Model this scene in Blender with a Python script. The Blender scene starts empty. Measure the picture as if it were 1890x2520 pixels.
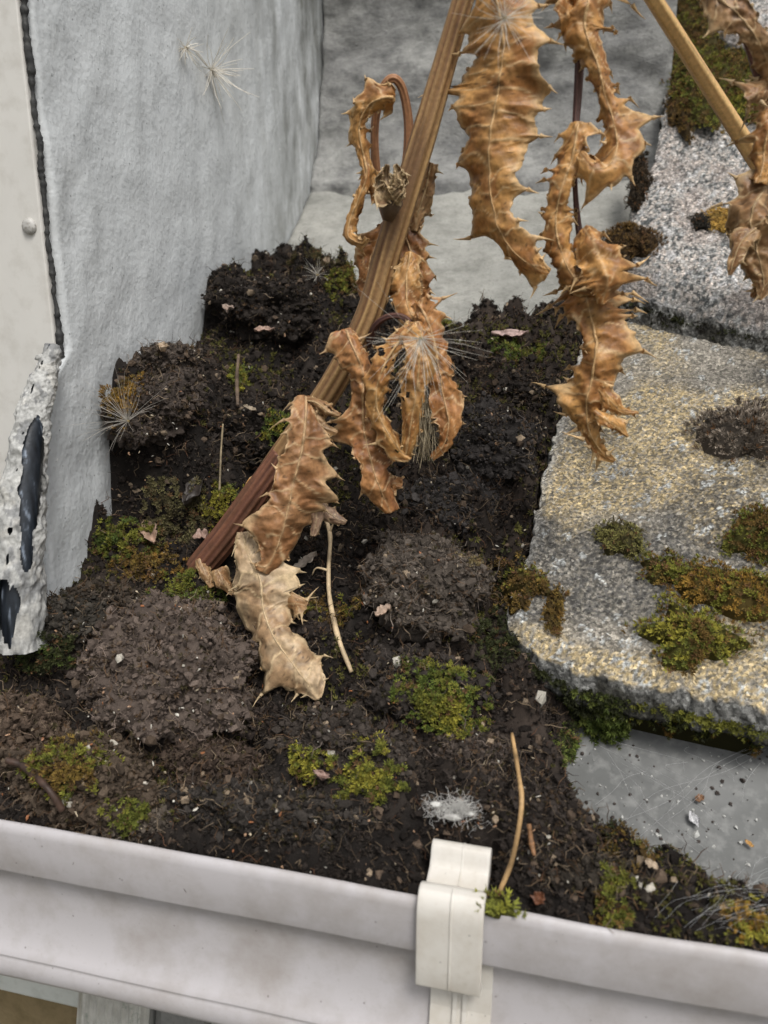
import bpy, math
import numpy as np
from mathutils import Vector

# ------------------------------------------------------------------ camera, sky, sun, exposure
SC = bpy.context.scene
COL = SC.collection
FPX = 2000.0                       # focal length in photo pixels (photo 1890 x 2520)
PIT, YAW, DIST = math.radians(16), math.radians(13.9), 0.42
FW = np.array([-math.sin(YAW) * math.cos(PIT), math.cos(YAW) * math.cos(PIT), -math.sin(PIT)])
RT = np.array([math.cos(YAW), math.sin(YAW), 0.0])
UP = np.cross(RT, FW)


def ray(u, v):
    return RT * ((u - 945) / FPX) + UP * ((1260 - v) / FPX) + FW


_d = ray(945, 2185)
CAM = -_d / np.linalg.norm(_d) * DIST      # the gutter rim runs along X through the origin

cd = bpy.data.cameras.new('camera')
cd.sensor_fit = 'VERTICAL'
cd.sensor_height = 36
cd.lens = FPX / 2520 * 36
cd.clip_start = 0.01
cd.clip_end = 500
cd.dof.use_dof = True
cd.dof.focus_distance = 0.53
cd.dof.aperture_fstop = 8.5
cam = bpy.data.objects.new('camera', cd)
cam.location = CAM
cam.rotation_euler = (math.pi / 2 - PIT, 0, YAW)
COL.objects.link(cam)
SC.camera = cam

SUN_EL, SUN_AZ = math.radians(58), math.radians(146)   # azimuth clockwise from +Y
wd = bpy.data.worlds.new('World')
SC.world = wd
wd.use_nodes = True
wn = wd.node_tree
bg = wn.nodes['Background']
sky = wn.nodes.new('ShaderNodeTexSky')
sky.sky_type = 'NISHITA'
sky.sun_disc = False
sky.sun_elevation = SUN_EL
sky.sun_rotation = SUN_AZ
sky.dust_density = 5
sky.air_density = 1.0
hs = wn.nodes.new('ShaderNodeHueSaturation')          # overcast: the cloud cover greys the blue
hs.inputs['Saturation'].default_value = 0.18
wn.links.new(sky.outputs[0], hs.inputs['Color'])
wn.links.new(hs.outputs[0], bg.inputs[0])
bg.inputs[1].default_value = 0.105

sl = bpy.data.lights.new('sun', 'SUN')
sl.energy = 1.5
sl.angle = math.radians(16)
sl.color = (1.0, 0.965, 0.91)
so = bpy.data.objects.new('sun', sl)
sd = Vector((math.sin(SUN_AZ) * math.cos(SUN_EL), math.cos(SUN_AZ) * math.cos(SUN_EL), math.sin(SUN_EL)))
so.rotation_euler = sd.to_track_quat('Z', 'Y').to_euler()
so.location = (0, -2, 4)
COL.objects.link(so)

SC.view_settings.view_transform = 'Standard'
SC.view_settings.look = 'None'
SC.view_settings.exposure = 0.45
SC.view_settings.gamma = 1
SC.cycles.max_bounces = 6

RNG = np.random.default_rng(11)


# ------------------------------------------------------------------ numpy noise
def _h(ix, iy, iz, seed):
    n = (ix.astype(np.int64) * 374761393 + iy.astype(np.int64) * 668265263 + iz.astype(np.int64) * 2147483647 + seed * 974634777) & 0xffffffff
    n = ((n ^ (n >> 13)) * 1274126177) & 0xffffffff
    n = ((n ^ (n >> 16)) * 2246822519) & 0xffffffff
    return ((n ^ (n >> 15)) & 0xffffff) / float(0xffffff)


def vnoise(p, seed=0):
    p = np.asarray(p, float)
    i = np.floor(p)
    f = p - i
    f = f * f * (3 - 2 * f)
    x, y, z = i[..., 0], i[..., 1], i[..., 2]
    r = 0
    for dx in (0, 1):
        wx = f[..., 0] if dx else 1 - f[..., 0]
        for dy in (0, 1):
            wy = f[..., 1] if dy else 1 - f[..., 1]
            for dz in (0, 1):
                wz = f[..., 2] if dz else 1 - f[..., 2]
                r = r + wx * wy * wz * _h(x + dx, y + dy, z + dz, seed)
    return r * 2 - 1


def fbm(p, oct=4, seed=0, gain=0.5, lac=2.03):
    p = np.asarray(p, float)
    a, r = 1.0, 0
    for k in range(oct):
        r = r + a * vnoise(p, seed + k * 17)
        p = p * lac + 3.7
        a *= gain
    return r


def p3(x, y, z=0.0):
    x = np.asarray(x, float)
    return np.stack([x, np.broadcast_to(y, x.shape), np.broadcast_to(z, x.shape)], -1)


def worley2(x, y, seed=0):
    ix, iy = np.floor(x), np.floor(y)
    best = np.full(x.shape, 9.0)
    val = np.zeros(x.shape)
    for dx in (-1, 0, 1):
        for dy in (-1, 0, 1):
            cx, cy = ix + dx, iy + dy
            z = np.zeros_like(cx)
            px = cx + _h(cx, cy, z, seed)
            py = cy + _h(cx, cy, z + 1, seed)
            d = np.hypot(px - x, py - y)
            m = d < best
            best = np.where(m, d, best)
            val = np.where(m, _h(cx, cy, z + 2, seed), val)
    return best, val


def sstep(a, b, x):
    t = np.clip((x - a) / (b - a), 0, 1)
    return t * t * (3 - 2 * t)


def nrm(v):
    v = np.asarray(v, float)
    return v / np.maximum(np.linalg.norm(v, axis=-1, keepdims=True), 1e-12)


# ------------------------------------------------------------------ materials
def mat(name):
    m = bpy.data.materials.new(name)
    m.use_nodes = True
    nt = m.node_tree
    return m, nt, nt.nodes['Principled BSDF']


def node(nt, t, **kw):
    n = nt.nodes.new(t)
    for k, v in kw.items():
        if k in n.inputs:
            n.inputs[k].default_value = v
        else:
            setattr(n, k, v)
    return n


def ramp(nt, src, stops):
    r = nt.nodes.new('ShaderNodeValToRGB')
    e = r.color_ramp.elements
    while len(e) < len(stops):
        e.new(0.5)
    for el, (p, c) in zip(e, stops):
        el.position = p
        el.color = (*c, 1) if len(c) == 3 else c
    nt.links.new(src, r.inputs[0])
    return r.outputs[0]


def g3(v):
    return (v, v, v)


def noise(nt, vec, scale, detail=4, rough=0.55, mapscale=None):
    if mapscale:
        mp = node(nt, 'ShaderNodeMapping')
        mp.inputs['Scale'].default_value = mapscale
        nt.links.new(vec, mp.inputs[0])
        vec = mp.outputs[0]
    n = node(nt, 'ShaderNodeTexNoise', Scale=scale, Detail=detail, Roughness=rough)
    nt.links.new(vec, n.inputs['Vector'])
    return n.outputs['Fac']


def voro(nt, vec, scale, out='Distance', feature='F1'):
    n = node(nt, 'ShaderNodeTexVoronoi', Scale=scale)
    n.feature = feature
    nt.links.new(vec, n.inputs['Vector'])
    return n.outputs[out]


def mix(nt, fac, a, b, mode='MIX'):
    n = nt.nodes.new('ShaderNodeMix')
    n.data_type = 'RGBA'
    n.blend_type = mode
    for i, v in ((0, fac), (6, a), (7, b)):
        if isinstance(v, bpy.types.NodeSocket):
            nt.links.new(v, n.inputs[i])
        else:
            n.inputs[i].default_value = v if i == 0 else (*v, 1)
    return n.outputs[2]


def bump(nt, bs, h, strength=0.3, dist=0.001, prev=None):
    b = node(nt, 'ShaderNodeBump', Strength=strength, Distance=dist)
    nt.links.new(h, b.inputs['Height'])
    if prev is not None:
        nt.links.new(prev, b.inputs['Normal'])
    nt.links.new(b.outputs[0], bs.inputs['Normal'])
    return b.outputs[0]


def coords(nt):
    return nt.nodes.new('ShaderNodeTexCoord').outputs['Object']


def attr_mat(name, rough=0.8, spec=0.3, var=0.35, vscale=900, trans=0.0, bstr=0.3):
    """colour comes from the vertex colours of the mesh, broken up by fine noise"""
    m, nt, bs = mat(name)
    at = node(nt, 'ShaderNodeAttribute')
    at.attribute_name = 'Col'
    c = coords(nt)
    n = noise(nt, c, vscale, 3)
    v = ramp(nt, n, [(0.25, g3(1 - var)), (0.75, g3(1 + var))])
    cm = mix(nt, 1.0, at.outputs['Color'], v, 'MULTIPLY')
    nt.links.new(cm, bs.inputs['Base Color'])
    bs.inputs['Roughness'].default_value = rough
    bs.inputs['Specular IOR Level'].default_value = spec
    if bstr:
        bump(nt, bs, n, bstr, 0.0006)
    if trans:
        tr = nt.nodes.new('ShaderNodeBsdfTranslucent')
        nt.links.new(cm, tr.inputs[0])
        ms = nt.nodes.new('ShaderNodeMixShader')
        ms.inputs[0].default_value = trans
        out = nt.nodes['Material Output']
        nt.links.new(bs.outputs[0], ms.inputs[1])
        nt.links.new(tr.outputs[0], ms.inputs[2])
        nt.links.new(ms.outputs[0], out.inputs[0])
    return m


def pvc_mat(name, base, stain, amount, rough=0.38):
    m, nt, bs = mat(name)
    c = coords(nt)
    a = noise(nt, c, 28, 6, 0.65)
    b = noise(nt, c, 420, 4, 0.6)
    f1 = ramp(nt, a, [(0.42, g3(0)), (0.75, g3(amount))])
    col = mix(nt, f1, base, stain)
    col = mix(nt, ramp(nt, b, [(0.60, g3(0)), (0.72, g3(0.22))]), col, stain)
    sp = voro(nt, c, 95)
    col = mix(nt, ramp(nt, sp, [(0.035, g3(0.55)), (0.07, g3(0))]), col, (0.09, 0.075, 0.065))
    nt.links.new(col, bs.inputs['Base Color'])
    rr = ramp(nt, a, [(0.3, g3(rough)), (0.8, g3(rough + 0.25))])
    nt.links.new(rr, bs.inputs['Roughness'])
    bs.inputs['Specular IOR Level'].default_value = 0.45
    bump(nt, bs, b, 0.05, 0.0006)
    return m


M_GUT = pvc_mat('gutter_plastic', (0.44, 0.422, 0.433), (0.27, 0.24, 0.215), 0.75)
M_CLIP = pvc_mat('clip_plastic', (0.60, 0.575, 0.53), (0.40, 0.35, 0.28), 0.75)


def wall_mat():
    m, nt, bs = mat('painted_render')
    c = coords(nt)
    big = noise(nt, c, 5, 5, 0.6)
    strk = noise(nt, c, 75, 5, 0.6, (1, 1.0, 0.8))
    fine = noise(nt, c, 230, 3, 0.5)
    col = mix(nt, ramp(nt, big, [(0.3, g3(0)), (0.75, g3(1))]), (0.53, 0.555, 0.568), (0.62, 0.64, 0.645))
    col = mix(nt, ramp(nt, strk, [(0.54, g3(0)), (0.74, g3(0.4))]), col, (0.38, 0.40, 0.41))
    col = mix(nt, ramp(nt, fine, [(0.60, g3(0)), (0.72, g3(0.5))]), col, (0.33, 0.345, 0.35))
    # algae and grime streaks; the ramp also paints in the rear corner's shade
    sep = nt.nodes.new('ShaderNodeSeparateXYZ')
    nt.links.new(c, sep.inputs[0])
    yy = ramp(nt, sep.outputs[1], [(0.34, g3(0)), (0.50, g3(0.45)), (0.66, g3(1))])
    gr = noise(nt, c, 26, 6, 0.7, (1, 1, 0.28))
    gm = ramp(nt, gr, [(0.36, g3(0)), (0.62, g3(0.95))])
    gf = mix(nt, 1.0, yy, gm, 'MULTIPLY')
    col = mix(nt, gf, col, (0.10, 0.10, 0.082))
    dk = voro(nt, c, 120)
    col = mix(nt, ramp(nt, dk, [(0.05, g3(0.7)), (0.10, g3(0))]), col, (0.16, 0.17, 0.17))
    wt = voro(nt, c, 47)
    col = mix(nt, ramp(nt, wt, [(0.035, g3(0.9)), (0.05, g3(0))]), col, (0.74, 0.75, 0.74))
    nt.links.new(col, bs.inputs['Base Color'])
    bs.inputs['Roughness'].default_value = 0.5
    b1 = bump(nt, bs, strk, 0.25, 0.004)
    bump(nt, bs, fine, 0.35, 0.0018, b1)
    return m


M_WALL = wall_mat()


def simple_noise_mat(name, c1, c2, c3, s1, s2, rough=0.8, bs_=0.4, bd=0.001, s3=None, spec=0.3):
    m, nt, bs = mat(name)
    c = coords(nt)
    a = noise(nt, c, s1, 6, 0.62)
    b = noise(nt, c, s2, 4, 0.6)
    col = mix(nt, ramp(nt, a, [(0.33, g3(0)), (0.68, g3(1))]), c1, c2)
    col = mix(nt, ramp(nt, b, [(0.48, g3(0)), (0.72, g3(0.75))]), col, c3)
    nt.links.new(col, bs.inputs['Base Color'])
    bs.inputs['Roughness'].default_value = rough
    bs.inputs['Specular IOR Level'].default_value = spec
    bump(nt, bs, b, bs_, bd)
    return m


M_PANEL = simple_noise_mat('cream_panel', (0.60, 0.585, 0.55), (0.66, 0.645, 0.61), (0.52, 0.50, 0.46), 14, 90, 0.45, 0.08)
M_SEAL = simple_noise_mat('black_sealant', (0.02, 0.021, 0.022), (0.05, 0.05, 0.05), (0.09, 0.09, 0.085), 60, 300, 0.7, 0.5)
M_RIVET = simple_noise_mat('painted_rivet', (0.42, 0.41, 0.39), (0.52, 0.51, 0.48), (0.14, 0.12, 0.10), 200, 500, 0.35, 0.2)
M_FASCIA = simple_noise_mat('fascia_paint', (0.60, 0.63, 0.60), (0.66, 0.68, 0.65), (0.5, 0.52, 0.49), 12, 90, 0.5, 0.1)
M_HOUSE = simple_noise_mat('ochre_render', (0.22, 0.165, 0.085), (0.27, 0.21, 0.12), (0.16, 0.12, 0.06), 9, 70, 0.9, 0.6, 0.003)
M_SHEET = simple_noise_mat('grey_tray', (0.10, 0.103, 0.10), (0.15, 0.153, 0.15), (0.22, 0.222, 0.215), 22, 150, 0.62, 0.15)
M_ALU = None


def alu_mat():
    m, nt, bs = mat('scuffed_aluminium')
    c = coords(nt)
    a = noise(nt, c, 40, 5, 0.6)
    b = noise(nt, c, 220, 4, 0.7, (1, 1, 0.3))
    col = mix(nt, ramp(nt, b, [(0.35, g3(0)), (0.7, g3(1))]), (0.55, 0.55, 0.53), (0.75, 0.75, 0.73))
    col = mix(nt, ramp(nt, a, [(0.62, g3(0)), (0.68, g3(0.6))]), col, (0.12, 0.20, 0.16))
    nt.links.new(col, bs.inputs['Base Color'])
    bs.inputs['Metallic'].default_value = 0.75
    bs.inputs['Roughness'].default_value = 0.42
    bump(nt, bs, b, 0.3, 0.0008)
    return m


M_ALU = alu_mat()
M_SHADEALU = simple_noise_mat('shaded_aluminium', (0.16, 0.16, 0.155), (0.20, 0.20, 0.19), (0.12, 0.12, 0.115), 20, 200, 0.5, 0.2)  # ladder aluminium with the inner stile's shade put into the colour


def slab_mat(name, c1, c2, dark, dlo, dhi):
    m, nt, bs = mat(name)
    c = coords(nt)
    a = noise(nt, c, 9, 6, 0.65)
    b = noise(nt, c, 42, 7, 0.75, (0.7, 0.6, 1.3))
    f = noise(nt, c, 300, 4, 0.7)
    col = mix(nt, ramp(nt, a, [(0.35, g3(0)), (0.65, g3(1))]), c1, c2)
    col = mix(nt, ramp(nt, b, [(dlo, g3(0)), (dhi, g3(0.85))]), col, dark)
    col = mix(nt, ramp(nt, b, [(0.30, g3(0.6)), (0.42, g3(0))]), col, (0.46, 0.46, 0.43))
    col = mix(nt, ramp(nt, f, [(0.54, g3(0)), (0.70, g3(0.6))]), col, dark)
    nt.links.new(col, bs.inputs['Base Color'])
    bs.inputs['Roughness'].default_value = 0.88
    b1 = bump(nt, bs, b, 0.7, 0.005)
    bump(nt, bs, f, 0.5, 0.002, b1)
    return m


M_UPST = slab_mat('streaked_cement', (0.19, 0.19, 0.185), (0.29, 0.29, 0.275), (0.085, 0.085, 0.085), 0.46, 0.66)
M_SLAB = slab_mat('weathered_cement', (0.25, 0.25, 0.23), (0.34, 0.335, 0.305), (0.14, 0.14, 0.125), 0.47, 0.70)



def tile_mat():
    m, nt, bs = mat('concrete_tile')
    at = node(nt, 'ShaderNodeAttribute')
    at.attribute_name = 'Col'
    c = coords(nt)
    v1 = node(nt, 'ShaderNodeTexVoronoi', Scale=620)
    nt.links.new(c, v1.inputs['Vector'])
    sp = nt.nodes.new('ShaderNodeSeparateColor')
    nt.links.new(v1.outputs['Color'], sp.inputs[0])
    grain = ramp(nt, sp.outputs[0], [(0.0, g3(0.45)), (0.55, g3(0.95)), (0.9, g3(1.35)), (1.0, g3(1.9))])
    n = noise(nt, c, 1100, 4, 0.75)
    g2 = ramp(nt, n, [(0.3, g3(0.5)), (0.7, g3(1.45))])
    col = mix(nt, 1.0, at.outputs['Color'], grain, 'MULTIPLY')
    col = mix(nt, 1.0, col, g2, 'MULTIPLY')
    blk = noise(nt, c, 260, 5, 0.8)
    col = mix(nt, ramp(nt, blk, [(0.55, g3(0)), (0.66, g3(0.8))]), col, (0.05, 0.05, 0.048))
    nt.links.new(col, bs.inputs['Base Color'])
    bs.inputs['Roughness'].default_value = 0.92
    bs.inputs['Specular IOR Level'].default_value = 0.15
    b1 = bump(nt, bs, sp.outputs[0], 0.5, 0.0006)
    bump(nt, bs, n, 0.7, 0.0008, b1)
    return m


M_TILE = tile_mat()
M_SOIL = attr_mat('soil', 0.93, 0.12, 0.35, 1500, 0, 0.7)
M_MOSS = attr_mat('moss', 0.8, 0.2, 0.2, 1500, 0.15, 0)
M_LEAF = attr_mat('dry_leaf', 0.48, 0.4, 0.34, 330, 0.14, 0.8)
M_STEM = attr_mat('dry_stem', 0.55, 0.35, 0.22, 500, 0, 0.3)
M_HAIR = attr_mat('seed_down', 0.6, 0.3, 0.05, 500, 0.3, 0)
M_TRIM = attr_mat('flaking_grey_trim', 0.6, 0.3, 0.25, 500, 0, 0.6)


# ------------------------------------------------------------------ mesh building
def tag(o, label=None, cat=None, group=None, kind=None):
    if label:
        o['label'] = label
    if cat:
        o['category'] = cat
    if group:
        o['group'] = group
    if kind:
        o['kind'] = kind
    return o


def empty(name, loc):
    o = bpy.data.objects.new(name, None)
    o.empty_display_size = 0.02
    o.location = [float(a) for a in loc]
    COL.objects.link(o)
    return o


def obj(name, V, F, m, parent=None, col=None, smooth=True, origin=None):
    """one mesh object; V world positions, F list of faces or (n,3)/(n,4) int array"""
    V = np.asarray(V, float)
    if origin is None:
        origin = np.array([V[:, 0].mean(), V[:, 1].mean(), V[:, 2].min()])
    origin = np.asarray(origin, float)
    me = bpy.data.meshes.new(name)
    if isinstance(F, np.ndarray):
        k = F.shape[1]
        me.vertices.add(len(V))
        me.vertices.foreach_set('co', (V - origin).astype(np.float32).ravel())
        me.loops.add(F.size)
        me.loops.foreach_set('vertex_index', F.astype(np.int32).ravel())
        me.polygons.add(len(F))
        me.polygons.foreach_set('loop_start', np.arange(0, F.size, k, dtype=np.int32))
        me.update(calc_edges=True)
    else:
        me.from_pydata((V - origin).tolist(), [], [list(map(int, f)) for f in F])
    if col is not None:
        c = np.asarray(col, float)
        if c.ndim == 1:
            c = np.tile(c, (len(V), 1))
        a = me.color_attributes.new('Col', 'FLOAT_COLOR', 'POINT')
        a.data.foreach_set('color', np.concatenate([c, np.ones((len(V), 1))], 1).astype(np.float32).ravel())
    me.polygons.foreach_set('use_smooth', np.full(len(me.polygons), bool(smooth)))
    me.materials.append(m)
    o = bpy.data.objects.new(name, me)
    COL.objects.link(o)
    if parent is not None:
        o.parent = parent
        pl = np.array(parent.location)
        pp = parent.parent
        while pp is not None:
            pl = pl + np.array(pp.location)
            pp = pp.parent
        o.location = [float(a) for a in origin - pl]
    else:
        o.location = [float(a) for a in origin]
    return o


class MB:
    """collects vertices, quads/tris (as triangles) and colours"""
    def __init__(s):
        s.v, s.f, s.c, s.n = [], [], [], 0

    def add(s, V, F, c=None):
        V = np.asarray(V, float)
        F = np.asarray(F, int)
        if F.shape[1] == 4:
            F = np.concatenate([F[:, [0, 1, 2]], F[:, [0, 2, 3]]])
        s.v.append(V)
        s.f.append(F + s.n)
        if c is None:
            c = (0.5, 0.5, 0.5)
        c = np.asarray(c, float)
        s.c.append(np.tile(c, (len(V), 1)) if c.ndim == 1 else c)
        s.n += len(V)

    def build(s, name, m, parent=None, smooth=True, origin=None):
        return obj(name, np.concatenate(s.v), np.concatenate(s.f), m, parent, np.concatenate(s.c), smooth, origin)


def grid_faces(n, m, off=0):
    i = np.arange(n - 1)[:, None] * m + np.arange(m - 1)[None, :]
    i = i.ravel() + off
    return np.stack([i, i + 1, i + m + 1, i + m], 1)


def box(x0, x1, y0, y1, z0, z1):
    V = np.array([[x, y, z] for x in (x0, x1) for y in (y0, y1) for z in (z0, z1)], float)
    F = np.array([[0, 1, 3, 2], [4, 6, 7, 5], [0, 4, 5, 1], [2, 3, 7, 6], [0, 2, 6, 4], [1, 5, 7, 3]])
    return V, F


def bevel(o, w, seg=2):
    b = o.modifiers.new('bevel', 'BEVEL')
    b.width = w
    b.segments = seg
    b.limit_method = 'ANGLE'
    return o


def extrude_x(profile, xs, jitter=0.0, seed=0):
    """closed (y, z) profile swept along x with end caps -> V, F list"""
    P = np.asarray(profile, float)
    n = len(P)
    V = []
    for i, x in enumerate(xs):
        V.append(np.column_stack([np.full(n, x), P[:, 0], P[:, 1]]))
    V = np.concatenate(V)
    if jitter:
        V[:, 1:] += jitter * np.stack([fbm(V * 18, 2, seed), fbm(V * 18, 2, seed + 5)], 1)
    F = []
    for k in range(len(xs) - 1):
        for i in range(n):
            j = (i + 1) % n
            F.append((k * n + i, k * n + j, (k + 1) * n + j, (k + 1) * n + i))
    F.append(tuple(range(n - 1, -1, -1)))
    F.append(tuple((len(xs) - 1) * n + i for i in range(n)))
    return V, F


def catmull(P, n):
    P = np.asarray(P, float)
    A = np.concatenate([[2 * P[0] - P[1]], P, [2 * P[-1] - P[-2]]])
    L = np.concatenate([[0], np.cumsum(np.linalg.norm(np.diff(P[:, :2] if P.shape[1] > 2 else P, axis=0), axis=1))])
    tt = np.linspace(0, L[-1], n)
    k = np.clip(np.searchsorted(L, tt, 'right') - 1, 0, len(P) - 2)
    t = ((tt - L[k]) / np.maximum(L[k + 1] - L[k], 1e-9))[:, None]
    a, b, c, d = A[k], A[k + 1], A[k + 2], A[k + 3]
    return 0.5 * (2 * b + (c - a) * t + (2 * a - 5 * b + 4 * c - d) * t ** 2 + (3 * b - a - 3 * c + d) * t ** 3)


def tube(P, r, sides=8, cap=True, ridges=0, ramp_=0.0, seed=0):
    """tube through the points P with radius r (scalar or per point)"""
    P = np.asarray(P, float)
    n = len(P)
    r = np.broadcast_to(np.asarray(r, float), (n,))
    T = nrm(np.gradient(P, axis=0))
    a = np.array([0.3, -0.8, 0.52])
    N0 = nrm(np.cross(T[0], a))
    N = [N0]
    for i in range(1, n):
        v = N[-1] - T[i] * (N[-1] @ T[i])
        N.append(nrm(v))
    N = np.array(N)
    B = np.cross(T, N)
    th = np.linspace(0, 2 * np.pi, sides, endpoint=False)
    rr = 1 + (ramp_ * np.cos(th * ridges) if ridges else 0 * th)
    V = P[:, None] + r[:, None, None] * (np.cos(th)[None, :, None] * N[:, None] + np.sin(th)[None, :, None] * B[:, None]) * rr[None, :, None]
    V = V.reshape(-1, 3)
    i = np.arange(n - 1)[:, None] * sides
    j = np.arange(sides)[None, :]
    j2 = (j + 1) % sides
    F = np.stack([(i + j).ravel(), (i + j2).ravel(), (i + sides + j2).ravel(), (i + sides + j).ravel()], 1)
    F = np.concatenate([F[:, [0, 1, 2]], F[:, [0, 2, 3]]])
    if cap:
        c0, c1 = len(V), len(V) + 1
        V = np.concatenate([V, P[:1], P[-1:]])
        jj = np.arange(sides)
        F = np.concatenate([F, np.stack([np.full(sides, c0), (jj + 1) % sides, jj], 1),
                            np.stack([np.full(sides, c1), (n - 1) * sides + jj, (n - 1) * sides + (jj + 1) % sides], 1)])
    return V, F


def rand_rot(n, rng):
    q = nrm(rng.normal(size=(n, 4)))
    w, x, y, z = q.T
    return np.stack([np.stack([1 - 2 * (y * y + z * z), 2 * (x * y - z * w), 2 * (x * z + y * w)], -1),
                     np.stack([2 * (x * y + z * w), 1 - 2 * (x * x + z * z), 2 * (y * z - x * w)], -1),
                     np.stack([2 * (x * z - y * w), 2 * (y * z + x * w), 1 - 2 * (x * x + y * y)], -1)], -2)


def frame_rot(Nv, rng):
    """rotation whose local Z is Nv, spun at random"""
    n = len(Nv)
    a = nrm(rng.normal(size=(n, 3)))
    X = nrm(np.cross(a, Nv))
    Y = np.cross(Nv, X)
    return np.stack([X, Y, Nv], -1)


def stamp(mb, tv, tf, pos, rot, scale, col, tcol=None):
    """stamp a template at many places"""
    n, k = len(pos), len(tv)
    sc = np.asarray(scale, float)
    if sc.ndim == 1:
        sc = np.repeat(sc[:, None], 3, 1)
    V = np.einsum('nij,nkj->nki', rot, tv[None] * sc[:, None, :]) + pos[:, None]
    F = (tf[None] + (np.arange(n) * k)[:, None, None]).reshape(-1, tf.shape[1])
    c = np.repeat(np.asarray(col)[:, None, :], k, 1)
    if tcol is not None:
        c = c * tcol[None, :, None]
    mb.add(V.reshape(-1, 3), F, c.reshape(-1, 3))


def ico(sub):
    import bmesh
    bm = bmesh.new()
    bmesh.ops.create_icosphere(bm, subdivisions=sub, radius=1)
    V = np.array([v.co[:] for v in bm.verts])
    F = np.array([[v.index for v in f.verts] for f in bm.faces])
    bm.free()
    return V, F


ICO1, ICO1F = ico(1)
CRUMB = [(ICO1 * (1 + 0.45 * RNG.normal(size=(len(ICO1), 1)) * 0.7), ICO1F) for _ in range(6)]


# ------------------------------------------------------------------ reference planes (z = a*y + c)
SH_A, SH_C = 0.65, -0.054           # the grey tray and cement slope


def on_plane(u, v, a, c):
    d = ray(u, v)
    t = (a * CAM[1] + c - CAM[2]) / (d[2] - a * d[1])
    return CAM + d * t


def at_y(u, v, y):
    d = ray(u, v)
    return CAM + d * ((y - CAM[1]) / d[1])


def at_x(u, v, x):
    d = ray(u, v)
    return CAM + d * ((x - CAM[0]) / d[0])


def dep(P):
    return (np.asarray(P) - CAM) @ FW


WX = -0.250                         # face of the grey wall
YB = 0.69                           # face of the cement upstand behind

# ------------------------------------------------------------------ large structure
V, F = box(-40, 40, -40, 40, -3.3, -3.2)
tag(obj('ground', V, F, simple_noise_mat('garden_ground', (0.10, 0.09, 0.07), (0.14, 0.13, 0.1), (0.07, 0.09, 0.04), 3, 30, 0.95, 0.5), smooth=False), kind='structure')
V, F = box(-1.6, 2.2, 0.130, 0.35, -3.2, -0.02)
tag(obj('house_wall', V, F, M_HOUSE, smooth=False), 'ochre brown rendered house wall under the white fascia board', 'wall')
ZF = at_y(0, 2440, 0.104)[2]
V, F = box(-1.6, 2.2, 0.104, 0.128, ZF, -0.012)
tag(bevel(obj('fascia_board', V, F, M_FASCIA, smooth=False), 0.003), 'pale painted fascia board behind the gutter', 'fascia')

# cement slope: one displaced sheet with thickness
def slope_sheet(name, x0, x1, y0, y1, nx, ny, off, amp, seed, thick, m):
    xs, ys = np.linspace(x0, x1, nx), np.linspace(y0, y1, ny)
    X, Y = np.meshgrid(xs, ys)
    Z = SH_A * Y + SH_C + off + amp * fbm(p3(X * 14, Y * 14), 4, seed) + amp * 0.25 * fbm(p3(X * 90, Y * 90), 3, seed + 3)
    top = np.stack([X, Y, Z], -1).reshape(-1, 3)
    bot = top.copy()
    bot[:, 2] = SH_A * bot[:, 1] + SH_C + off - thick
    N_ = len(top)
    Fq = [grid_faces(ny, nx), grid_faces(ny, nx, N_)[:, ::-1]]
    b = np.concatenate([np.arange(nx), np.arange(1, ny) * nx + nx - 1, (ny - 1) * nx + np.arange(nx - 2, -1, -1), np.arange(ny - 2, 0, -1) * nx])
    b2 = np.roll(b, -1)
    Fq.append(np.stack([b, b + N_, b2 + N_, b2], 1))
    return obj(name, np.concatenate([top, bot]), np.concatenate(Fq), m)


o = slope_sheet('cement_slope', WX + 0.002, 0.30, 0.30, YB + 0.03, 140, 100, 0.0, 0.004, 3, 0.03, M_SLAB)
tag(o, 'pale grey cement slope between the painted wall and the tiles', 'cement')
o = slope_sheet('eaves_tray', WX - 0.3, 1.0, 0.058, 0.296, 120, 50, 0.0, 0.0012, 9, 0.004, M_SHEET)
tag(o, 'smooth grey eaves tray under the lowest tile', 'eaves tray')

# cement upstand behind
xs, zs = np.linspace(WX + 0.002, 0.143, 150), np.linspace(0.30, 1.15, 150)
X, Z = np.meshgrid(xs, zs)
ridge = 0.012 * sstep(0.0, 1.0, fbm(p3(X * 5, Z * 9), 3, 4) + 0.4)
Y = YB + 0.08 * (Z - 0.30) - ridge - 0.006 * fbm(p3(X * 22, Z * 30), 4, 8)
Y = Y - (0.040 + 0.018 * fbm(p3(X * 13, 1.0), 3, 18)) * np.exp(-np.maximum(Z - (SH_A * YB + SH_C) + 0.015, 0) / 0.028)
top = np.stack([X, Y, Z], -1).reshape(-1, 3)
bk = top.copy()
bk[:, 1] = YB + 0.25
nn = len(top)
b = np.concatenate([np.arange(150), np.arange(1, 150) * 150 + 149, 149 * 150 + np.arange(148, -1, -1), np.arange(148, 0, -1) * 150])
b2 = np.roll(b, -1)
o = obj('cement_upstand', np.concatenate([top, bk]), np.concatenate([grid_faces(150, 150), grid_faces(150, 150, nn)[:, ::-1], np.stack([b, b + nn, b2 + nn, b2], 1)]), M_UPST)
tag(o, 'dark streaked rough cement upstand behind the dry leaves', 'cement upstand')

# grey painted wall: front edge vertical above, running forward below
e0 = at_x(96, 20, WX)
e1 = at_x(152, 860, WX)
yF = 0.5 * (e0[1] + e1[1])
zk = e1[2]
ylow = on_plane(70, 1620, SH_A, SH_C + 0.02)[1]


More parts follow.
